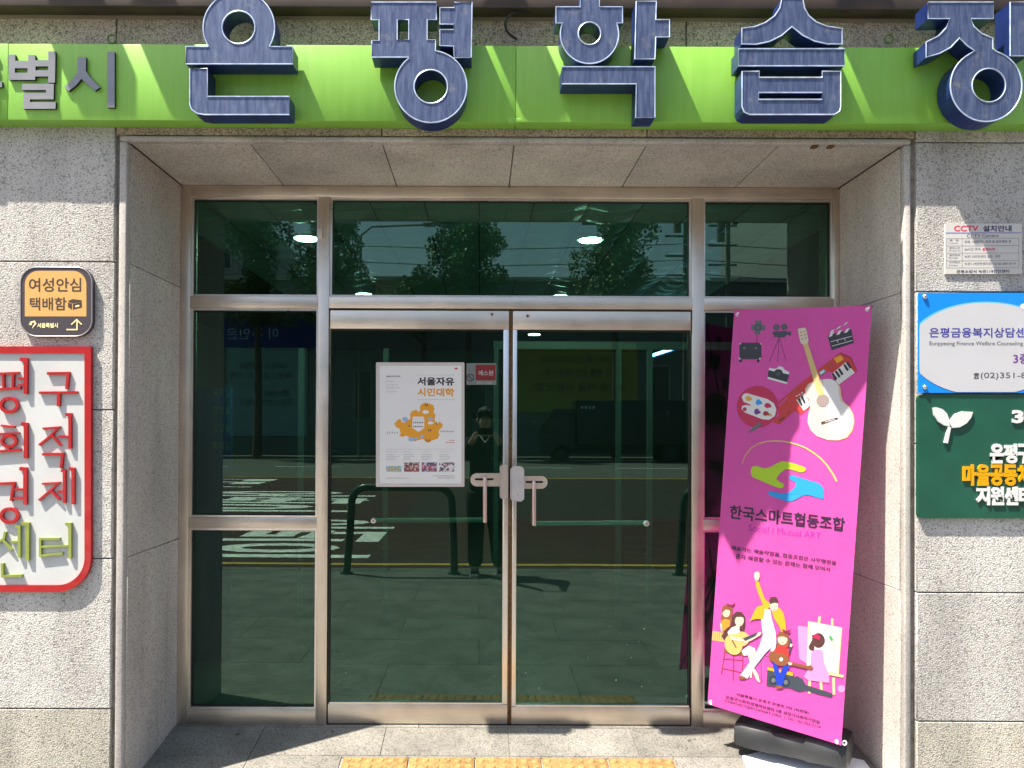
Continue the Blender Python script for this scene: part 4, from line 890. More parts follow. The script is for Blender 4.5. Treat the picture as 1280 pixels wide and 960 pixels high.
for k in range(8): A.line('grey', [(835 + 110 * k / 8 + 18, 530 - 93 * k / 8 + 22), (895 + 117 * k / 8, 605 - 88 * k / 8)], 1.5, 2.5)
for (x, y) in ((555, 662), (577, 650), (820, 455), (835, 470), (852, 460)): A.oval('dred', x, y, 9, L=2); A.oval('cream', x, y, 3, L=3, n=8)
for (x, y) in ((570, 692), (590, 682), (610, 668)): A.poly('white', [(x, y), (x + 14, y - 8), (x + 18, y - 2), (x + 4, y + 6)], 3)
A.line('key', [(445, 880), (488, 850)], 9, 2); A.line('key', [(512, 822), (528, 808)], 6, 2)
# palette
A.oval('crimson', 284, 772, 156, L=1, n=40)
A.poly('white', [(205, 670), (360, 715), (405, 745), (425, 790), (415, 840), (370, 870), (320, 865), (190, 815), (165, 790), (168, 765), (200, 758), (235, 765), (225, 752), (180, 735), (165, 700), (180, 675)], 2)
A.oval('crimson', 188, 790, 15, L=3)
for c, x, y, r in (('mustard', 215, 710, 22), ('sky', 290, 738, 24), ('crimson', 358, 762, 24), ('purple', 278, 808, 24), ('dred', 345, 822, 22), ('mustard', 376, 832, 14)): A.oval(c, x, y, r, r * .85, L=3, n=7, rot=x); A.oval(c, x + r * .8, y + 5, r * .5, L=3.2, n=6)
A.poly('grey', [(300, 885), (318, 900), (285, 935), (245, 955), (210, 968), (240, 935), (275, 905)], 3)
# acoustic guitar
A.poly('cream', [(583, 190), (600, 182), (640, 178), (652, 200), (667, 280), (655, 300), (625, 308), (605, 292)], 3)
for k in range(3): A.line('brown', [(600 + 6 * k, 215 + 25 * k), (612 + 6 * k, 212 + 25 * k)], 6, 4); A.line('brown', [(628 + 6 * k, 208 + 25 * k), (640 + 6 * k, 205 + 25 * k)], 6, 4)
A.poly('wood', [(625, 306), (662, 298), (787, 680), (738, 692)], 4)
gbody = [(640, 640), (665, 600), (715, 578), (775, 566), (830, 562), (870, 580), (895, 620), (900, 680), (915, 725), (960, 765), (990, 820), (1000, 880), (985, 945), (945, 1000), (880, 1020), (800, 1018), (725, 990), (680, 945), (658, 885), (665, 825), (680, 770), (668, 715), (645, 680)]
A.poly('tan', [(x + 10, y + 4) for x, y in gbody], 1.6); A.poly('cream2', gbody, 2)
A.poly('white', [(775, 566), (830, 562), (866, 580), (888, 620), (892, 680), (905, 730), (948, 768), (976, 820), (986, 880), (972, 940), (935, 990), (880, 1010), (842, 1012), (800, 800)], 2.6)
A.oval('mauve', 774, 726, 49, 46, L=3.2); A.poly('hair', [(760, 885), (885, 850), (888, 866), (763, 905)], 3.2); A.line('white', [(790, 886), (862, 866)], 5, 4)
A.line('hair', [(0, 0), (1, 1)], .1, 1)
# emblem
Bq = Art(930, 530, 8)
arc = [(-16, 405), (-5, 370), (20, 310), (75, 240), (140, 200), (220, 177), (300, 170), (380, 173), (460, 185), (540, 208), (620, 240), (700, 290), (770, 345), (830, 410), (885, 490), (930, 575)]
Bq.poly('yellow', stroke_poly(arc, [5 + 13 * i / (len(arc) - 1) for i in range(len(arc))]), 2)
Bq.poly('lime', [(85, 430), (115, 418), (150, 425), (195, 442), (235, 442), (280, 425), (325, 398), (375, 374), (430, 376), (500, 394), (590, 425), (620, 440), (622, 462), (600, 482), (560, 482), (500, 462), (450, 450), (415, 456), (375, 485), (345, 520), (330, 545), (335, 562), (370, 580), (402, 598), (405, 625), (380, 645), (330, 632), (250, 600), (160, 562), (95, 535), (72, 505), (72, 460)], 2)
Bq.poly('sky', [(452, 530), (465, 518), (500, 515), (560, 535), (650, 562), (740, 588), (780, 615), (800, 650), (802, 745), (770, 748), (700, 725), (640, 710), (590, 715), (540, 745), (490, 770), (440, 774), (380, 758), (310, 732), (255, 710), (244, 690), (255, 675), (290, 670), (340, 685), (390, 694), (440, 688), (480, 665), (510, 635), (526, 605), (518, 582), (485, 565), (455, 548)], 2)
# musicians
Cq = Art(890, 700, 6)
c = Cq
# rear girl and chair
c.poly('guitar', [(8, 530), (100, 545), (100, 615), (0, 600)], 1)
for k in range(5): c.line('brown', [(18 + 14 * k, 540), (16 + 14 * k, 600)], 3, 1.5)
c.poly('brown', [(80, 350), (105, 332), (140, 335), (158, 360), (155, 420), (150, 460), (90, 470), (68, 450), (75, 400)], 2)
c.poly('orange', [(70, 455), (100, 440), (140, 450), (135, 520), (90, 530), (65, 500)], 2.5); c.oval('skin', 110, 393, 28, 34, L=3); c.poly('brown', [(80, 370), (100, 352), (140, 362), (142, 375), (105, 368), (84, 390)], 4); c.line('ink', [(92, 395), (102, 393)], 2, 4); c.line('ink', [(118, 395), (128, 393)], 2, 4); c.line('red', [(104, 412), (118, 412)], 3, 4)
c.poly('maroon', [(128, 348), (108, 320), (135, 332), (150, 335), (180, 320), (165, 350), (145, 352)], 3); c.poly('skin', [(62, 470), (76, 478), (82, 540), (70, 530)], 3)
# stool
for a, b in (((100, 680), (72, 855)), ((165, 700), (160, 905)), ((235, 720), (228, 860)), ((85, 740), (235, 752)), ((78, 812), (232, 845))): c.line('dred', [a, b], 5, 1)
c.poly('brown', [(92, 660), (250, 690), (250, 720), (95, 690)], 1.6)
# seated guitar player
c.poly('hair', [(160, 410), (185, 385), (225, 388), (250, 420), (252, 480), (240, 535), (215, 530), (195, 480), (150, 500), (125, 560), (95, 600), (75, 570), (100, 520), (140, 490), (155, 450)], 4.0)
c.oval('skin', 208, 450, 34, 44, L=4.5); c.poly('hair', [(165, 430), (180, 400), (225, 398), (245, 430), (215, 422), (185, 425), (170, 460)], 5.5); c.line('ink', [(188, 455), (200, 458)], 3, 5.2); c.line('ink', [(220, 455), (232, 452)], 3, 5.2); c.line('red', [(206, 478), (222, 478)], 3, 5.2)
c.poly('skin', [(195, 485), (212, 490), (205, 540), (170, 560), (130, 560), (150, 505)], 4.4); c.poly('white', [(150, 505), (175, 500), (205, 510), (215, 545), (190, 570), (130, 565), (120, 540)], 4.6)
c.poly('white', [(225, 680), (275, 640), (325, 660), (300, 710), (240, 715)], 4.2); c.poly('skin', [(270, 700), (325, 665), (330, 690), (300, 780), (350, 860), (362, 920), (340, 905), (305, 830), (300, 885), (285, 880), (288, 780)], 4.0)
c.oval('guitar', 165, 630, 66, 80, L=5.4, rot=-15); c.oval('guitar', 225, 590, 60, 55, L=5.5, rot=-15); c.oval('cream', 205, 590, 14, L=6); c.line('hair', [(155, 600), (185, 655)], 8, 6)
c.poly('slate', [(218, 592), (345, 540), (350, 562), (232, 615)], 6.2); c.poly('skin', [(135, 560), (165, 572), (240, 590), (252, 605), (232, 610), (150, 595)], 6.6); c.poly('skin', [(350, 540), (372, 535), (368, 560), (300, 600), (240, 625), (240, 612), (330, 570)], 6.6)
# man in the yellow jacket, arm up
c.poly('mustard', [(330, 158), (356, 160), (368, 200), (400, 290), (440, 325), (520, 365), (540, 400), (555, 470), (560, 540), (530, 560), (510, 500), (470, 440), (440, 350), (400, 380), (385, 440), (330, 440), (280, 455), (300, 430), (318, 385), (340, 350), (385, 335), (355, 260), (335, 200)], 5.0)
c.poly('denim', [(388, 368), (440, 372), (452, 440), (480, 540), (485, 620), (472, 690), (440, 680), (445, 655), (400, 700), (330, 790), (268, 888), (215, 860), (290, 760), (355, 650), (385, 560), (370, 440)], 4.8)
c.poly('white', [(395, 365), (438, 368), (440, 400), (410, 405)], 5.1); c.oval('skin', 468, 340, 32, 42, L=5.8); c.poly('hair', [(432, 300), (445, 275), (485, 275), (500, 300), (495, 322), (470, 318), (440, 330)], 6.2); c.line('ink', [(452, 342), (463, 344)], 3, 6.3); c.line('ink', [(476, 346), (488, 347)], 3, 6.3); c.line('red', [(460, 370), (480, 374)], 4, 6.3)
c.poly('skin', [(322, 92), (345, 84), (362, 95), (362, 125), (352, 150), (332, 155), (320, 125)], 5.6); c.line('white', [(428, 550), (428, 585), (412, 583), (414, 548), (428, 550)], 3, 5.4)
c.poly('brown', [(205, 870), (245, 872), (262, 890), (215, 895), (200, 882)], 5); c.line('ink', [(368, 720), (372, 930)], 2, 1); c.line('ink', [(375, 715), (440, 725)], 2, 1)
# amplifier with seated girl
c.poly('slate', [(418, 795), (612, 838), (605, 960), (410, 940)], 4); c.poly('mustard', [(418, 800), (610, 842), (608, 868), (418, 822)], 4.4)
c.poly('slate', [(600, 880), (640, 868), (680, 890), (705, 935), (830, 975), (905, 1000), (900, 1030), (820, 1010), (700, 975), (650, 985), (600, 965)], 3.5)
for x, y in ((462, 900), (555, 915)): c.oval('charcoal', x, y, 32, 34, L=4.6); c.oval('grey', x, y, 17, 18, L=4.8)
c.poly('brown', [(492, 560), (510, 535), (555, 535), (578, 560), (580, 640), (555, 660), (500, 660), (480, 690), (490, 620)], 6.6)
c.oval('skin', 532, 592, 36, 42, L=7.1); c.poly('brown', [(495, 580), (510, 548), (560, 552), (570, 585), (540, 570), (510, 572)], 7.6); c.line('ink', [(512, 595), (524, 597)], 3, 7.5); c.line('ink', [(540, 598), (552, 598)], 3, 7.5); c.line('red', [(522, 618), (545, 618)], 4, 7.5)
c.poly('maroon', [(545, 545), (525, 515), (555, 525), (560, 532), (598, 515), (580, 545), (560, 552)], 7.7)
c.poly('red', [(500, 640), (565, 645), (580, 690), (575, 760), (470, 745), (440, 720), (455, 690), (480, 660)], 6.9)
c.poly('blue', [(455, 765), (490, 762), (510, 850), (545, 785), (585, 790), (550, 870), (530, 945), (490, 940), (480, 880)], 7.2)
c.oval('brown', 520, 745, 62, 46, L=7.8, rot=8); c.oval('brown', 465, 722, 38, 40, L=7.9); c.oval('white', 522, 742, 14, L=8.3); c.poly('brown', [(560, 752), (720, 790), (745, 785), (762, 805), (745, 822), (715, 812), (560, 775)], 7.8); c.poly('skin', [(575, 762), (605, 768), (600, 785), (578, 785)], 8.3)
c.poly('skin', [(590, 625), (608, 628), (600, 650), (585, 648)], 7.2); c.line('slate', [(592, 585), (595, 625), (580, 700)], 12, 7.0); c.oval('brown', 505, 950, 28, 12, L=7.6)
# painter at the easel
c.poly('pinkl', [(645, 490), (720, 500), (720, 780), (655, 740)], 1.2)
c.poly('tan', [(800, 420), (820, 422), (812, 480), (795, 478)], 1.5); c.poly('tan', [(895, 435), (912, 438), (912, 500), (895, 495)], 1.5)
c.poly('tan', [(722, 455), (978, 505), (952, 860), (710, 800)], 2); c.poly('white', [(735, 462), (968, 508), (942, 850), (715, 790)], 2.6)
c.poly('tan', [(850, 835), (990, 862), (985, 882), (850, 855)], 3); 
for a, b in (((912, 880), (915, 1010)), ((735, 880), (730, 1000)), ((815, 900), (825, 1010))): c.line('tan', [a, b], 20, 1.8)
c.poly('pinkl', [(745, 690), (770, 670), (820, 668), (835, 690), (840, 760), (880, 860), (880, 920), (720, 900), (690, 870), (740, 790)], 3.2)
c.oval('hair', 800, 600, 48, 55, L=4); c.poly('hair', [(725, 650), (750, 600), (770, 650), (765, 678), (735, 672)], 4.2); c.poly('crimson', [(752, 560), (785, 552), (815, 575), (808, 598), (780, 585), (750, 575)], 4.6); c.oval('pinkl', 970, 965, 28, 28, L=1.2)
c.poly('green', [(875, 572), (895, 565), (912, 595), (895, 608)], 3.4); c.poly('skin', [(895, 610), (915, 602), (938, 650), (930, 675), (908, 655)], 3.4)
for col, b_ in ART.items():
    o = finish(b_, col + '_print' if col not in ('slate',) else 'slate_print', mat('banner_' + col, tuple(c_ * .66 for c_ in PAL[col]), .5), bn); o['kind'] = 'stuff'
v6 = lambda x, y: (880 + x / 6.4, 620 + y / 6.4)
v7 = lambda x, y: (860 + x / 5.818, 850 + y / 5.818)
bm = bmesh.new(); text(bm, '한국스마트협동조합', v6(205, 180), v6(1125, 285), 112 / 6.4, onb(2), bold=.022, lean=1.2); finish(bm, 'title_lettering', mat('banner_ink', PAL['ink'], .5), bn)
bm = bmesh.new(); text(bm, 'Social / Mutual ART', v6(358, 278), v6(935, 345), 52 / 6.4, onb(2), bold=-.012, lean=.6); finish(bm, 'subtitle_lettering', mat('banner_violet', PAL['violet'], .5), bn)
bm = bmesh.new(); text(bm, '예술가는 예술작업을, 협동조합은 사무행정을', v6(220, 432), v6(1058, 556), 38 / 6.4, onb(2), lean=.5, bold=.012); text(bm, '혼자 해결할 수 있는 문제는 함께 모여서', v6(255, 498), v6(1008, 606), 38 / 6.4, onb(2), lean=.5, bold=.012)
text(bm, '서울특별시 은평구 은평로 245 (녹번동)', v7(350, 115), v7(880, 252), 25 / 5.818, onb(2), lean=.4, bold=.012); text(bm, '은평구사회적경제허브센터 3층 성장기사회적기업실', v7(275, 134), v7(955, 318), 25 / 5.818, onb(2), lean=.4, bold=.012)
text(bm, 'CONTACT@KOSMART.ORG  |  TEL : 02-764-3114', v7(268, 162), v7(962, 358), 23 / 5.818, onb(2), lean=.4); finish(bm, 'small_lettering', MATS['banner_ink'], bn)
HK = mat('white_hook', (.85, .82, .82), .3)
for (x, y, dx, dy) in ((922, 393.5, 1.5, -3), (1084, 387, 3, -3), (888.5, 877.5, 1, 3), (1046, 926.5, 1, 3)):
    bm = bmesh.new(); q = planeP(x, y, p0, n_) + n_ * .003; q2 = planeP(x + dx, y + dy, p0, n_) + n_ * .006
    tube(bm, [q + n_ * .001, q2], .0045, 8); tube(bm, [q + Vector((math.cos(a) * .007, 0, math.sin(a) * .007)) for a in [R(k * 36) for k in range(10)]], .002, 6, closed=True); finish(bm, 'corner_hook', HK, bn, True)
# frame of the stand: pole and cross arms behind the cloth
cen = (TL + TR + BLc + BRc) / 4
bk = -n_
hub = cen + bk * .05 + Vector((0, 0, -.1)); foot = Vector((1.45, .30, .13))
bm = bmesh.new(); tube(bm, [foot, hub + Vector((0, 0, .1))], .012, 10); finish(bm, 'pole', DARK, bn, True)
for q in (TL, TR, BLc, BRc):
    bm = bmesh.new(); m_ = (hub + q) / 2 + bk * .02; tube(bm, [hub, m_, q + bk * .004], .0035, 6); finish(bm, 'arm', DARK, bn, True)
bm = bmesh.new(); q = P(1055.5, 928.5, .06); tube(bm, [q + Vector((math.cos(a) * .009, 0, math.sin(a) * .009)) for a in [R(k * 36) for k in range(10)]], .0035, 6, closed=True); finish(bm, 'ring_hook', HK, bn, True)
# water tank foot of the stand
tk = thing('banner_water_base', 'black plastic water filled base under the pink banner', 'banner base', (1.42, .25, fz(.25)))
u_ = (BRc - BLc); u_.z = 0; u_.normalize(); w_ = Vector((-u_.y, u_.x, 0))
if w_.y < 0: w_ = -w_
cb_ = Vector((1.455, .285, .03))
def tk_sec(s, hw, z0, z1): return s, hw, z0, z1
bm = bmesh.new(); secs = [(-.245, .095, .045, .112), (-.238, .115, .040, .128), (-.20, .125, .036, .134), (-.075, .128, .034, .132), (-.06, .118, .034, .120), (.06, .118, .034, .120), (.075, .128, .034, .132), (.20, .125, .036, .134), (.238, .115, .040, .128), (.245, .095, .045, .112)]
rg = []
for s_, hw, z0, z1 in secs:
    r_ = []
    for (a, b_) in ((-1, 0), (-1, .35), (-.93, .85), (-.80, 1), (-.3, 1), (.3, 1), (.80, 1), (.93, .85), (1, .35), (1, 0), (.85, -.12), (-.85, -.12)):
        q = cb_ + u_ * s_ + w_ * (hw * a); q.z = z0 + (z1 - z0) * b_; r_.append(bm.verts.new(q))
    rg.append(r_)
for i in range(len(rg) - 1):
    for k in range(12): bm.faces.new((rg[i][k], rg[i][(k + 1) % 12], rg[i + 1][(k + 1) % 12], rg[i + 1][k]))
bm.faces.new(rg[0]); bm.faces.new(rg[-1][::-1])
finish(bm, 'tank', mat('black_plastic', (.018, .019, .021), .45, 0, 10, .2, .1, 200), tk, True)
bm = bmesh.new(); q = cb_.copy(); tube(bm, [q + Vector((0, 0, .05)), q + Vector((0, 0, .125))], .035, 16); finish(bm, 'socket', DARK, tk, True)
bm = bmesh.new(); q = cb_ - u_ * .19; tube(bm, [q + Vector((0, 0, .095)), q + Vector((0, 0, .118))], .028, 16); finish(bm, 'filler_cap', DARK, tk, True)
# sheets of white paper / board below the tank
pp = thing('white_foam_board', 'crumpled white sheet lying under the black banner base', 'board', (1.40, .1, fz(.1)))
bm = bmesh.new(); pts = []
for (x, y, z) in ((1.225, .30, .012), (1.20, .05, .02), (1.42, -.10, .02), (1.74, -.02, .03), (1.77, .26, .016), (1.50, .40, .012)): pts.append((x, y, fz(max(0, y)) + z))
vt = [bm.verts.new(p) for p in pts]; vb = [bm.verts.new((p[0], p[1], p[2] - .012)) for p in pts]
bm.faces.new(vt); bm.faces.new(vb[::-1])
for i in range(6): bm.faces.new((vt[i], vb[i], vb[(i + 1) % 6], vt[(i + 1) % 6]))
finish(bm, 'sheet', mat('dirty_white_board', (.74, .75, .80), .5, 0, 14, .06), pp)

# ================================================================== STREET FURNITURE BEHIND THE CAMERA (seen mirrored in the glass)
HG = mat('dark_green_paint', (.012, .06, .045), .3, 0, 12, .15, coat=.4)
def hoop(x0, x1, y, label):
    o = thing('barrier_hoop', label, 'barrier', ((x0 + x1) / 2, y, SW), 'green barrier hoops along the kerb')
    bm = bmesh.new(); top = SW + .93; r_ = .16; pts = [Vector((x0 - .05, y, SW))]
    pts += [Vector((x0 - .02, y, SW + .4))]
    pts += [Vector((x0 + r_ - r_ * math.cos(R(a)), y, top - r_ + r_ * math.sin(R(a)))) for a in range(0, 91, 15)]
    pts += [Vector((x1 - r_ + r_ * math.sin(R(a)), y, top - r_ + r_ * math.cos(R(a)))) for a in range(0, 91, 15)]
    pts += [Vector((x1 + .02, y, SW + .4)), Vector((x1 + .03, y, SW))]
    tube(bm, pts, .042, 16); finish(bm, 'tube', HG, o, True)
    for x in (x0 - .05, x1 + .03):
        bm = bmesh.new(); tube(bm, [(x, y, SW), (x, y, SW + .012)], .075, 16); finish(bm, 'base_flange', HG, o, True)
hoop(-1.38, -.30, -3.78, 'dark green barrier hoop mirrored in the left door, beside the photographer')
hoop(2.20, 3.25, -3.78, 'dark green barrier hoop mirrored at the right edge of the right door')

# ------------------------------------------------------------------ the photographer
def skinned(name, nodes, edges, m, parent, lv=2, root=0, smooth=True):
    me = bpy.data.meshes.new(name); me.from_pydata([n[0] for n in nodes], edges, []); o = bpy.data.objects.new(name, me); COL.objects.link(o)
    o.modifiers.new('s', 'SKIN'); sv = me.skin_vertices[0].data
    for i, n in enumerate(nodes):
        r_ = n[1]; sv[i].radius = (r_, r_) if not isinstance(r_, tuple) else r_; sv[i].use_root = (i == root)
    s_ = o.modifiers.new('u', 'SUBSURF'); s_.levels = lv; s_.render_levels = lv
    dg = bpy.context.evaluated_depsgraph_get(); m2 = bpy.data.meshes.new_from_object(o.evaluated_get(dg)); bpy.data.objects.remove(o)
    base = WORLD[parent.name]; m2.transform(Matrix.Translation(-base)); m2.materials.clear(); m2.materials.append(m)
    m2.polygons.foreach_set('use_smooth', [True] * len(m2.polygons)); m2.name = name
    o = bpy.data.objects.new(name, m2); COL.objects.link(o); o.parent = parent; WORLD[o.name] = base; return o
pb = Vector((.055, -3.74, SW))
pe = thing('person', 'photographer in dark jacket and trousers holding up a phone, mirrored in the left door', 'person', pb)
def pp_(x, y, z): return tuple(pb + Vector((x, y, z)))
SK = mat('skin', (.52, .33, .24), .55, 0, 40, .06); CL = mat('dark_cloth', (.016, .022, .028), .85, 0, 9, .5, .9, 9); TRS = mat('black_trousers', (.012, .013, .016), .85, 0, 9, .4, .9, 8)
N = [(pp_(0, 0, .93), (.14, .10)), (pp_(0, .0, 1.10), (.125, .09)), (pp_(0, -.01, 1.30), (.16, .105)), (pp_(0, -.01, 1.43), (.13, .09)), (pp_(0, .0, 1.50), .055), (pp_(0, .02, 1.56), .055), (pp_(0, .035, 1.62), (.07, .085)), (pp_(0, .03, 1.71), (.072, .09)),
     (pp_(-.18, .0, 1.42), .058), (pp_(-.27, .12, 1.22), .045), (pp_(-.12, .36, 1.46), .034), (pp_(.18, 0, 1.42), .058), (pp_(.27, .12, 1.22), .045), (pp_(.13, .36, 1.46), .034),
     (pp_(-.09, 0, .86), .095), (pp_(-.095, .02, .48), .058), (pp_(-.10, -.01, .10), .040), (pp_(-.11, .10, .035), .034), (pp_(.09, 0, .86), .095), (pp_(.13, .02, .48), .058), (pp_(.165, -.02, .10), .040), (pp_(.19, .09, .035), .034)]
E = [(0, 1), (1, 2), (2, 3), (3, 4), (4, 5), (5, 6), (6, 7), (3, 8), (8, 9), (9, 10), (3, 11), (11, 12), (12, 13), (0, 14), (14, 15), (15, 16), (16, 17), (0, 18), (18, 19), (19, 20), (20, 21)]
def fingers(nodes, edges, wrist, sx):   # palm and five curled fingers round the phone's end
    w0 = Vector(nodes[wrist][0]); n0 = len(nodes)
    palm = w0 + Vector((-.005 * sx, .045, .035)); nodes.append((tuple(palm), (.030, .020))); edges.append((wrist, n0))
    for k in range(4):
        b0 = palm + Vector((-.006 * sx, .028, .030 - .018 * k)); L_ = (.030, .034, .031, .025)[k]
        a = len(nodes); nodes.append((tuple(b0), .0095)); nodes.append((tuple(b0 + Vector((-.5 * L_ * sx, .022, .003))), .0088)); nodes.append((tuple(b0 + Vector((-1.25 * L_ * sx, .012, .004))), .0075))
        edges += [(n0, a), (a, a + 1), (a + 1, a + 2)]
    a = len(nodes); t0 = palm + Vector((-.02 * sx, -.012, -.01)); nodes.append((tuple(t0), .0115)); nodes.append((tuple(t0 + Vector((-.025 * sx, -.004, .012))), .0095)); edges += [(n0, a), (a, a + 1)]
fingers(N, E, 10, -1); fingers(N, E, 13, 1)
skinned('body', N, E, SK, pe)
J = [(pp_(0, 0, .80), (.20, .16)), (pp_(0, 0, 1.06), (.175, .14)), (pp_(0, -.01, 1.30), (.185, .125)), (pp_(0, -.01, 1.44), (.14, .10)), (pp_(0, 0, 1.49), (.066, .066)), (pp_(-.19, 0, 1.42), .072), (pp_(-.28, .12, 1.215), .060), (pp_(-.135, .335, 1.43), .044), (pp_(.19, 0, 1.42), .072), (pp_(.28, .12, 1.215), .060), (pp_(.145, .335, 1.43), .044)]
skinned('jacket', J, [(0, 1), (1, 2), (2, 3), (3, 4), (3, 5), (5, 6), (6, 7), (3, 8), (8, 9), (9, 10)], CL, pe)
T_ = [(pp_(0, 0, 1.02), (.165, .13)), (pp_(-.09, 0, .84), .135), (pp_(-.095, .02, .48), .095), (pp_(-.10, -.01, .07), .088), (pp_(.09, 0, .84), .135), (pp_(.13, .02, .48), .095), (pp_(.165, -.02, .07), .088)]
skinned('trousers', T_, [(0, 1), (1, 2), (2, 3), (0, 4), (4, 5), (5, 6)], TRS, pe)
def blob(bm, c, r, n=20, ry=None, rz=None, cut=None):
    q = bmesh.ops.create_uvsphere(bm, u_segments=n, v_segments=n // 2, radius=1)
    for v in q['verts']: v.co = Vector(c) + Vector((v.co.x * r, v.co.y * (ry or r), v.co.z * (rz or r)))
HR = mat('black_hair', (.012, .010, .010), .5, 0, 120, .3, .5, 250)
bm = bmesh.new(); blob(bm, pp_(0, .005, 1.715), .090, 24, .105, .092)
for v in bm.verts:
    if v.co.y > pb.y + .055 and v.co.z < pb.z + 1.72: v.co.y = pb.y + .055
    v.co += Vector((random.uniform(-.004, .004), random.uniform(-.004, .004), random.uniform(-.003, .004)))
for (x, z) in ((-.05, 1.745), (-.02, 1.75), (.015, 1.752), (.048, 1.745)): blob(bm, pp_(x, .095, z), .022, 10, .02, .03)
finish(bm, 'hair', HR, pe, True)
bm = bmesh.new(); blob(bm, pp_(0, .125, 1.645), .012, 10, .02, .018); finish(bm, 'nose', SK, pe, True)
for s_ in (-1, 1):
    bm = bmesh.new(); blob(bm, pp_(.031 * s_, .108, 1.672), .011, 10, .006, .007); finish(bm, 'eye', C('eye_dark', .05, .04, .04), pe, True)
    bm = bmesh.new(); blob(bm, pp_(.083 * s_, .02, 1.655), .010, 10, .02, .03); finish(bm, 'ear', SK, pe, True)
bm = bmesh.new(); blob(bm, pp_(0, .110, 1.605), .022, 10, .006, .006); finish(bm, 'mouth', C('lip', .35, .13, .11), pe, True)
bm = bmesh.new(); tube(bm, [pp_(-.05, .06, 1.49), pp_(0, .115, 1.42), pp_(.05, .06, 1.49)], .010, 8); finish(bm, 'collar', C('pale_collar', .6, .6, .58), pe, True)
for x, y in ((-.105, .03), (.175, .02)):
    bm = bmesh.new(); c0 = pb + Vector((x, y, 0)); prof = [(-.13, .036, .055), (-.09, .042, .085), (-.02, .045, .095), (.04, .047, .07), (.09, .048, .052), (.13, .038, .04), (.15, .018, .025)]
    rg = []
    for yy_, hw, h in prof:
        rg.append([bm.verts.new(c0 + Vector((hw * math.cos(R(a)), yy_, .018 + max(0, h * math.sin(R(a)))))) for a in range(0, 181, 20)])
    for i in range(len(rg) - 1):
        for k in range(9): bm.faces.new((rg[i][k], rg[i][k + 1], rg[i + 1][k + 1], rg[i + 1][k]))
        bm.faces.new((rg[i][-1], rg[i][0], rg[i + 1][0], rg[i + 1][-1]))
    bm.faces.new(rg[0][::-1]); bm.faces.new(rg[-1]); sh = finish(bm, 'shoe', TRS, pe, True)
    bm = bmesh.new(); prism(bm, [[(x + a, y + b) for a, b in ((-.04, -.135), (.04, -.135), (.052, .03), (.050, .10), (.03, .15), (0, .162), (-.03, .15), (-.05, .10), (-.052, .03))]], lambda p: Vector((pb.x + p[0], pb.y + p[1], pb.z + .024)), (0, 0, -.023)); finish(bm, 'sole', C('sole_white', .7, .7, .7), sh)
    bm = bmesh.new(); blob(bm, c0 + Vector((0, .135, .022)), .042, 12, .03, .024); finish(bm, 'toe_cap', C('sole_white', .7, .7, .7), sh, True)
    bm = bmesh.new()
    for k in range(3): box(bm, c0 + Vector((-.022, .035 + .022 * k, .082 - .009 * k)), c0 + Vector((.022, .047 + .022 * k, .090 - .009 * k)))
    finish(bm, 'laces', C('sole_white', .7, .7, .7), sh)
ph = thing('phone', 'black phone held level by the photographer in front of the face', 'phone', (.05, -3.30, 1.47))
BX('phone_body', (-.020, -3.302, 1.440), (.130, -3.293, 1.512), mat('phone_black', (.02, .02, .022), .2, .3), ph, bev=.003)
BX('camera_bump', (-.016, -3.2928, 1.474), (.018, -3.2905, 1.508), DARK, ph, bev=.001)

# ================================================================== FAR SIDE OF THE STREET
cv = thing('civic_building', 'long low public building across the street with blue band and text boards', 'building', (-2, -42, RZ + .14))
FW = mat('far_wall_grey', (.17, .20, .20), .8, 0, 1.5, .12); YB_ = -42.0
def MR_(px, py, Y=YB_):   # mirrored pixel -> real point, glass plane y = .632
    d = ray(px, py); yv = 2 * .632 - Y; t = (yv - CAM.y) / d.y; q = CAM + d * t; return Vector((q.x, Y, q.z))
g0 = RZ + .14
BX('wall', (-34, -50, g0), (22, YB_, MR_(640, 352).z), FW, cv)
BX('roof_edge', (-34.2, -50.2, MR_(640, 352).z + .004), (22.2, YB_ + .25, MR_(640, 347).z), C('roof_edge_pale', .5, .5, .47), cv)
bb = [MR_(232, 434), MR_(396, 398)]
BX('blue_band', (bb[0].x, YB_ + .001, bb[0].z), (bb[1].x, YB_ + .15, bb[1].z), C('banner_navy', .02, .035, .22), cv)
fm_ = lambda Y: (lambda p: MR_(p[0], p[1], Y))
def mtext(s_, xr, xl, yb, h, m, Y):     # mirrored lettering: real text is read from the photographer's side
    bm = bmesh.new(); text(bm, s_, (xl, yb), (xr, yb), h, fm_(Y)); finish(bm, 'lettering', m, cv)
mtext('이 주인은', 283, 348, 424, 14, C('pale_blue_ink', .55, .65, .8), YB_ + .16)
bb = [MR_(284, 545), MR_(385, 435)]
BX('pale_board', (bb[0].x, YB_ + .001, bb[0].z), (bb[1].x, YB_ + .1, bb[1].z), C('board_teal', .20, .38, .40), cv)
for s_, xr, xl, yb in (('우리동네 주민행복', 300, 360, 462), ('배움으로 여는 은평', 288, 364, 474), ('함께하는 평생학습', 330, 362, 497), ('주민과 함께 은평구', 300, 366, 508)): mtext(s_, xr, xl, yb, 9, C('board_ink', .03, .04, .06), YB_ + .11)
bb = [MR_(642, 515), MR_(797, 437)]
BX('yellow_board', (bb[0].x, YB_ + .001, bb[0].z), (bb[1].x, YB_ + .1, bb[1].z), C('board_olive', .34, .33, .07), cv)
BX('cream_band', (bb[0].x, YB_ + .001, MR_(640, 436).z), (MR_(795, 428).x, YB_ + .12, MR_(640, 428).z), C('cream_band', .55, .58, .42), cv)
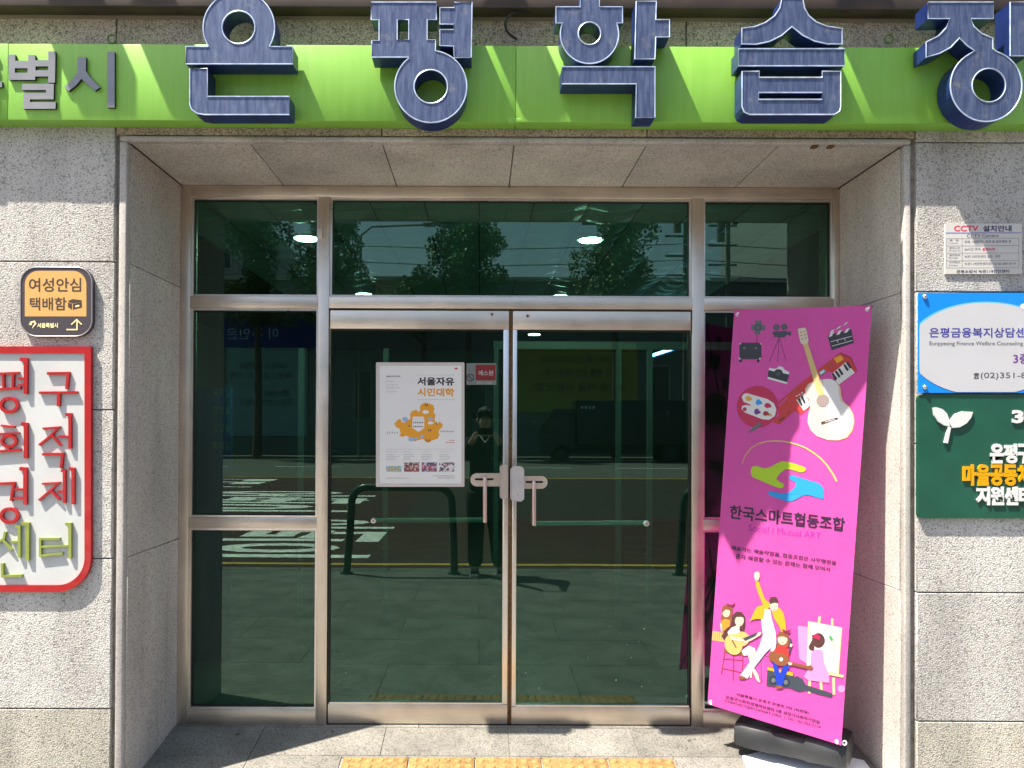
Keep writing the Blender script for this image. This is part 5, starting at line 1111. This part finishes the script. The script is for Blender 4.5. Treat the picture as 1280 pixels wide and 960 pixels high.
for s_, xr, xl, yb in (('배움터 주민자치회관', 676, 778, 455), ('가까운 생활공간 학습으로', 680, 784, 471), ('새로운 배움 은평 생활!', 666, 784, 489)): mtext(s_, xr, xl, yb, 10, MATS['board_ink'], YB_ + .11)
bb = [MR_(470, 372), MR_(545, 351)]
BX('sand_panel', (bb[0].x, YB_ + .001, bb[0].z), (bb[1].x, YB_ + .1, bb[1].z), C('sand', .40, .28, .13), cv)
q = MR_(518, 364, YB_ + .1); bm = bmesh.new(); tube(bm, [q, q + Vector((0, .04, 0))], .25, 20); finish(bm, 'blue_disc', C('disc_blue', .03, .08, .35), cv, True)
GL2 = mat('far_window_glass', (.03, .05, .06), .1, 0)
for i in range(9):
    x = -13.8 + i * 2.05 if i < 4 else -5.2 + (i - 4) * 1.5
    if x < 1.4 and x > -9: 
        wn = BX('window', (x, YB_ + .001, 2.0), (x + 1.1, YB_ + .06, 5.0), C('window_frame_grey', .35, .37, .37), cv); BX('pane', (x + .08, YB_ + .061, 2.08), (x + 1.02, YB_ + .064, 4.92), GL2, wn)
for i in range(6):
    x = 10.3 + i * 1.9; wn = BX('window', (x, YB_ + .001, 2.2), (x + 1.2, YB_ + .06, 5.4), MATS['window_frame_grey'], cv); BX('pane', (x + .08, YB_ + .061, 2.28), (x + 1.12, YB_ + .064, 5.32), GL2, wn)
# bigger blocks further back to the left and right
for nm, x0, x1, h, lab, colr in (('office_block', -36, -18.5, 19, 'tall grey office block far left, mirrored at the edge of the side pane', (.22, .25, .26)), ('apartment_block', 24, 42, 24, 'pale apartment block beyond the utility pole, far right', (.32, .33, .33))):
    o = thing(nm, lab, 'building', ((x0 + x1) / 2, -60, g0)); BX('wall', (x0, -72, g0), (x1, -54, h), C(nm + '_wall', *colr), o)
    r_ = int(h / 3)
    for i in range(r_ - 1):
        for j in range(6):
            w_ = (x1 - x0) / 6; wn = BX('window', (x0 + j * w_ + .5, -53.999, 1.6 + 3 * i), (x0 + (j + 1) * w_ - .5, -53.95, 3.2 + 3 * i), MATS['window_frame_grey'], o); BX('pane', (x0 + j * w_ + .6, -53.949, 1.7 + 3 * i), (x0 + (j + 1) * w_ - .6, -53.945, 3.1 + 3 * i), GL2, wn)
# truck
tr = thing('parked_truck', 'dark cargo truck parked at the far kerb, mirrored in the right door', 'truck', (7.5, -36.2, RZ))
TD = mat('truck_dark', (.02, .025, .03), .35, .1); 
BX('cargo_box', (5.0, -37.3, RZ + .9), (12.2, -35.0, 3.0), TD, tr, bev=.04)
bm = bmesh.new(); prism(bm, [[(3.2, .45), (4.9, .45), (4.9, 2.75), (3.9, 2.75), (3.35, 2.0), (3.15, 1.3)][::-1]], lambda p: Vector((p[0], -35.05, RZ + p[1])), (0, -2.2, 0)); finish(bm, 'cab', TD, tr)
bm = bmesh.new(); prism(bm, [[(3.55, 1.5), (4.5, 1.5), (4.5, 2.3), (3.95, 2.3)][::-1]], lambda p: Vector((p[0], -35.04, RZ + p[1])), (0, .0, 0)); finish(bm, 'side_window', GL2, tr)
BX('chassis', (4.0, -36.9, RZ + .45), (12.0, -35.4, RZ + .88), DARK, tr)
for x in (4.2, 9.8, 11.0):
    for y in (-35.2, -37.2):
        bm = bmesh.new(); tube(bm, [(x, y - .15, RZ + .45), (x, y + .15, RZ + .45)], .45, 20); wl = finish(bm, 'wheel', DARK, tr, True)
        bm = bmesh.new(); tube(bm, [(x, y + .151, RZ + .45), (x, y + .17, RZ + .45)], .2, 14); finish(bm, 'hub', MATS['pole_grey_dark'] if 'pole_grey_dark' in MATS else mat('pole_grey_dark', (.05, .05, .05), .5), wl, True)
for i in range(4): BX('marker_light', (4.0 + i * .2 + 1.2, -34.99, 2.55), (4.1 + i * .2 + 1.2, -34.97, 2.7), C('marker_pale', .6, .6, .55), tr)
# utility pole, lamp post, wires
def pole(x, y, h, r_, label, arms=True, arm_len=0):
    o = thing('utility_pole' if arms else 'street_lamp', label, 'pole' if arms else 'street lamp', (x, y, g0))
    bm = bmesh.new(); tube(bm, [(x, y, g0), (x, y, h)], .1, 12, radii=[r_ * 1.3, r_ * .8]); finish(bm, 'pole', C('pole_grey', .16, .16, .15), o, True)
    if arms:
        for k in range(5): BX('cross_arm', (x - 1.1, y - .05, h - .6 - k * 1.1), (x + .5, y + .05, h - .5 - k * 1.1), MATS['pole_grey'], o)
        bm = bmesh.new(); tube(bm, [(x - .5, y + .3, h - 2.6), (x - .5, y + .3, h - 1.6)], .22, 12); finish(bm, 'transformer', MATS['pole_grey'], o, True)
    else:
        bm = bmesh.new(); tube(bm, [(x, y, h), (x + .6, y, h + .5), (x + arm_len, y, h + .6)], .06, 8); finish(bm, 'arm', MATS['pole_grey'], o, True)
        BX('lamp_head', (x + arm_len - .1, y - .15, h + .52), (x + arm_len + .6, y + .15, h + .68), MATS['pole_grey'], o)
    return o
pole(MR_(910, 400, -38).x, -38, 14.5, .14, 'grey utility pole with cross arms, mirrored in the right top light')
pole(MR_(450, 400, -38).x, -38, 12.2, .09, 'slim street lamp with a long arm, mirrored in the wide top light', False, 3.6)
pole(MR_(856, 400, -38).x, -38, 15, .12, 'second utility pole carrying cross arms, just left of the right mullion')
for k, z in enumerate((12.0, 11.1, 10.3, 9.4)):
    bm = bmesh.new(); tube(bm, [Vector((-30 + 6 * i, -38.3 - .1 * k, z - .5 * math.sin(math.pi * ((i * 6 + 3) % 22) / 22))) for i in range(11)], .025, 5); o = finish(bm, 'overhead_wire', DARK, None, True); tag(o, ['topmost', 'second highest', 'third highest', 'lowest'][k] + ' overhead wire strung between the poles across the street', 'wire', 'overhead wires')
# trees
LEAF = bpy.data.materials.new('street_tree_leaf'); LEAF.use_nodes = True; t = LEAF.node_tree; b = t.nodes['Principled BSDF']; b.inputs['Roughness'].default_value = .55
g = t.nodes.new('ShaderNodeNewGeometry'); n = t.nodes.new('ShaderNodeTexNoise'); n.inputs['Scale'].default_value = 1.1; n.inputs['Detail'].default_value = 4; t.links.new(g.outputs['Position'], n.inputs['Vector'])
cr = t.nodes.new('ShaderNodeValToRGB'); cr.color_ramp.elements[0].position = .35; cr.color_ramp.elements[0].color = (.03, .07, .014, 1); cr.color_ramp.elements[1].position = .68; cr.color_ramp.elements[1].color = (.11, .19, .035, 1)
t.links.new(n.outputs['Fac'], cr.inputs[0]); t.links.new(cr.outputs[0], b.inputs['Base Color'])
BARK = mat('tree_bark', (.10, .085, .065), .9, 0, 14, .3, .6, 30)
def tree(px, y, w_, zb_, zt_, label, seed):
    rn = random.Random(seed); x = MR_(px, 500, y).x
    o = thing('street_tree', label, 'tree', (x, y, g0), 'street trees across the road')
    bm = bmesh.new(); hh = zt_ - .8; pts = [Vector((x + rn.uniform(-.1, .1) * i / 3, y, g0 + (hh - g0) * i / 6)) for i in range(7)]
    tube(bm, pts, .1, 10, radii=[.26, .21, .19, .17, .13, .08, .03])
    cl = []
    for k in range(13):
        a = rn.uniform(0, 6.28); z = rn.uniform(zb_ + .2, zt_ - .7); rr = w_ / 2 * (1 - .45 * ((z - zb_) / (zt_ - zb_)) ** 2) * rn.uniform(.45, .85)
        c_ = Vector((x + rr * math.cos(a), y + rr * math.sin(a), z)); cl.append((c_, rn.uniform(.5, .95) * w_ / 4.6))
        s0 = Vector((x, y, max(g0 + 3, z - 1.2))); tube(bm, [s0, (s0 + c_) / 2 + Vector((0, 0, -.1)), c_], .05, 6, radii=[.07, .045, .015])
    for k in range(7): cl.append((Vector((x + rn.uniform(-.4, .4), y, zb_ + (zt_ - zb_) * (k + .6) / 7)), w_ * .2))
    finish(bm, 'trunk', BARK, o, True)
    V, F = [], []
    for c_, r_ in cl:
        for k in range(int(420 * r_ + 60)):
            d_ = Vector((rn.gauss(0, 1), rn.gauss(0, 1), rn.gauss(0, .85))).normalized() * r_ * rn.uniform(.35, 1.1) ** .6
            p = c_ + d_; s_ = rn.uniform(.06, .12); a_ = Vector((rn.gauss(0, 1), rn.gauss(0, 1), rn.gauss(0, 1))).normalized() * s_; b_ = a_.orthogonal().normalized() * s_ * .7
            i0 = len(V); V += [p - a_, p + b_, p + a_, p - b_]; F.append((i0, i0 + 1, i0 + 2, i0 + 3))
    base = WORLD[o.name]; me = bpy.data.meshes.new('crown'); me.from_pydata([tuple(v - base) for v in V], [], F); me.materials.append(LEAF)
    c_ = bpy.data.objects.new('crown', me); COL.objects.link(c_); c_.parent = o
tree(322, -37, 4.8, 7.4, 13.6, 'leafy street tree mirrored above the left side pane, slim straight trunk', 1)
tree(405, -37.2, 5.0, 7.2, 13.8, 'leafy street tree mirrored behind the left mullion', 2)
tree(585, -37, 4.6, 8.2, 13.0, 'rounder street tree mirrored in the middle of the wide top light', 3)
tree(770, -37.1, 5.6, 7.8, 14.0, 'broad dense street tree mirrored at the right of the wide top light', 4)
tree(528, -38.4, 3.4, 7.2, 10.2, 'small pale street tree left of the round one in the wide top light', 5)
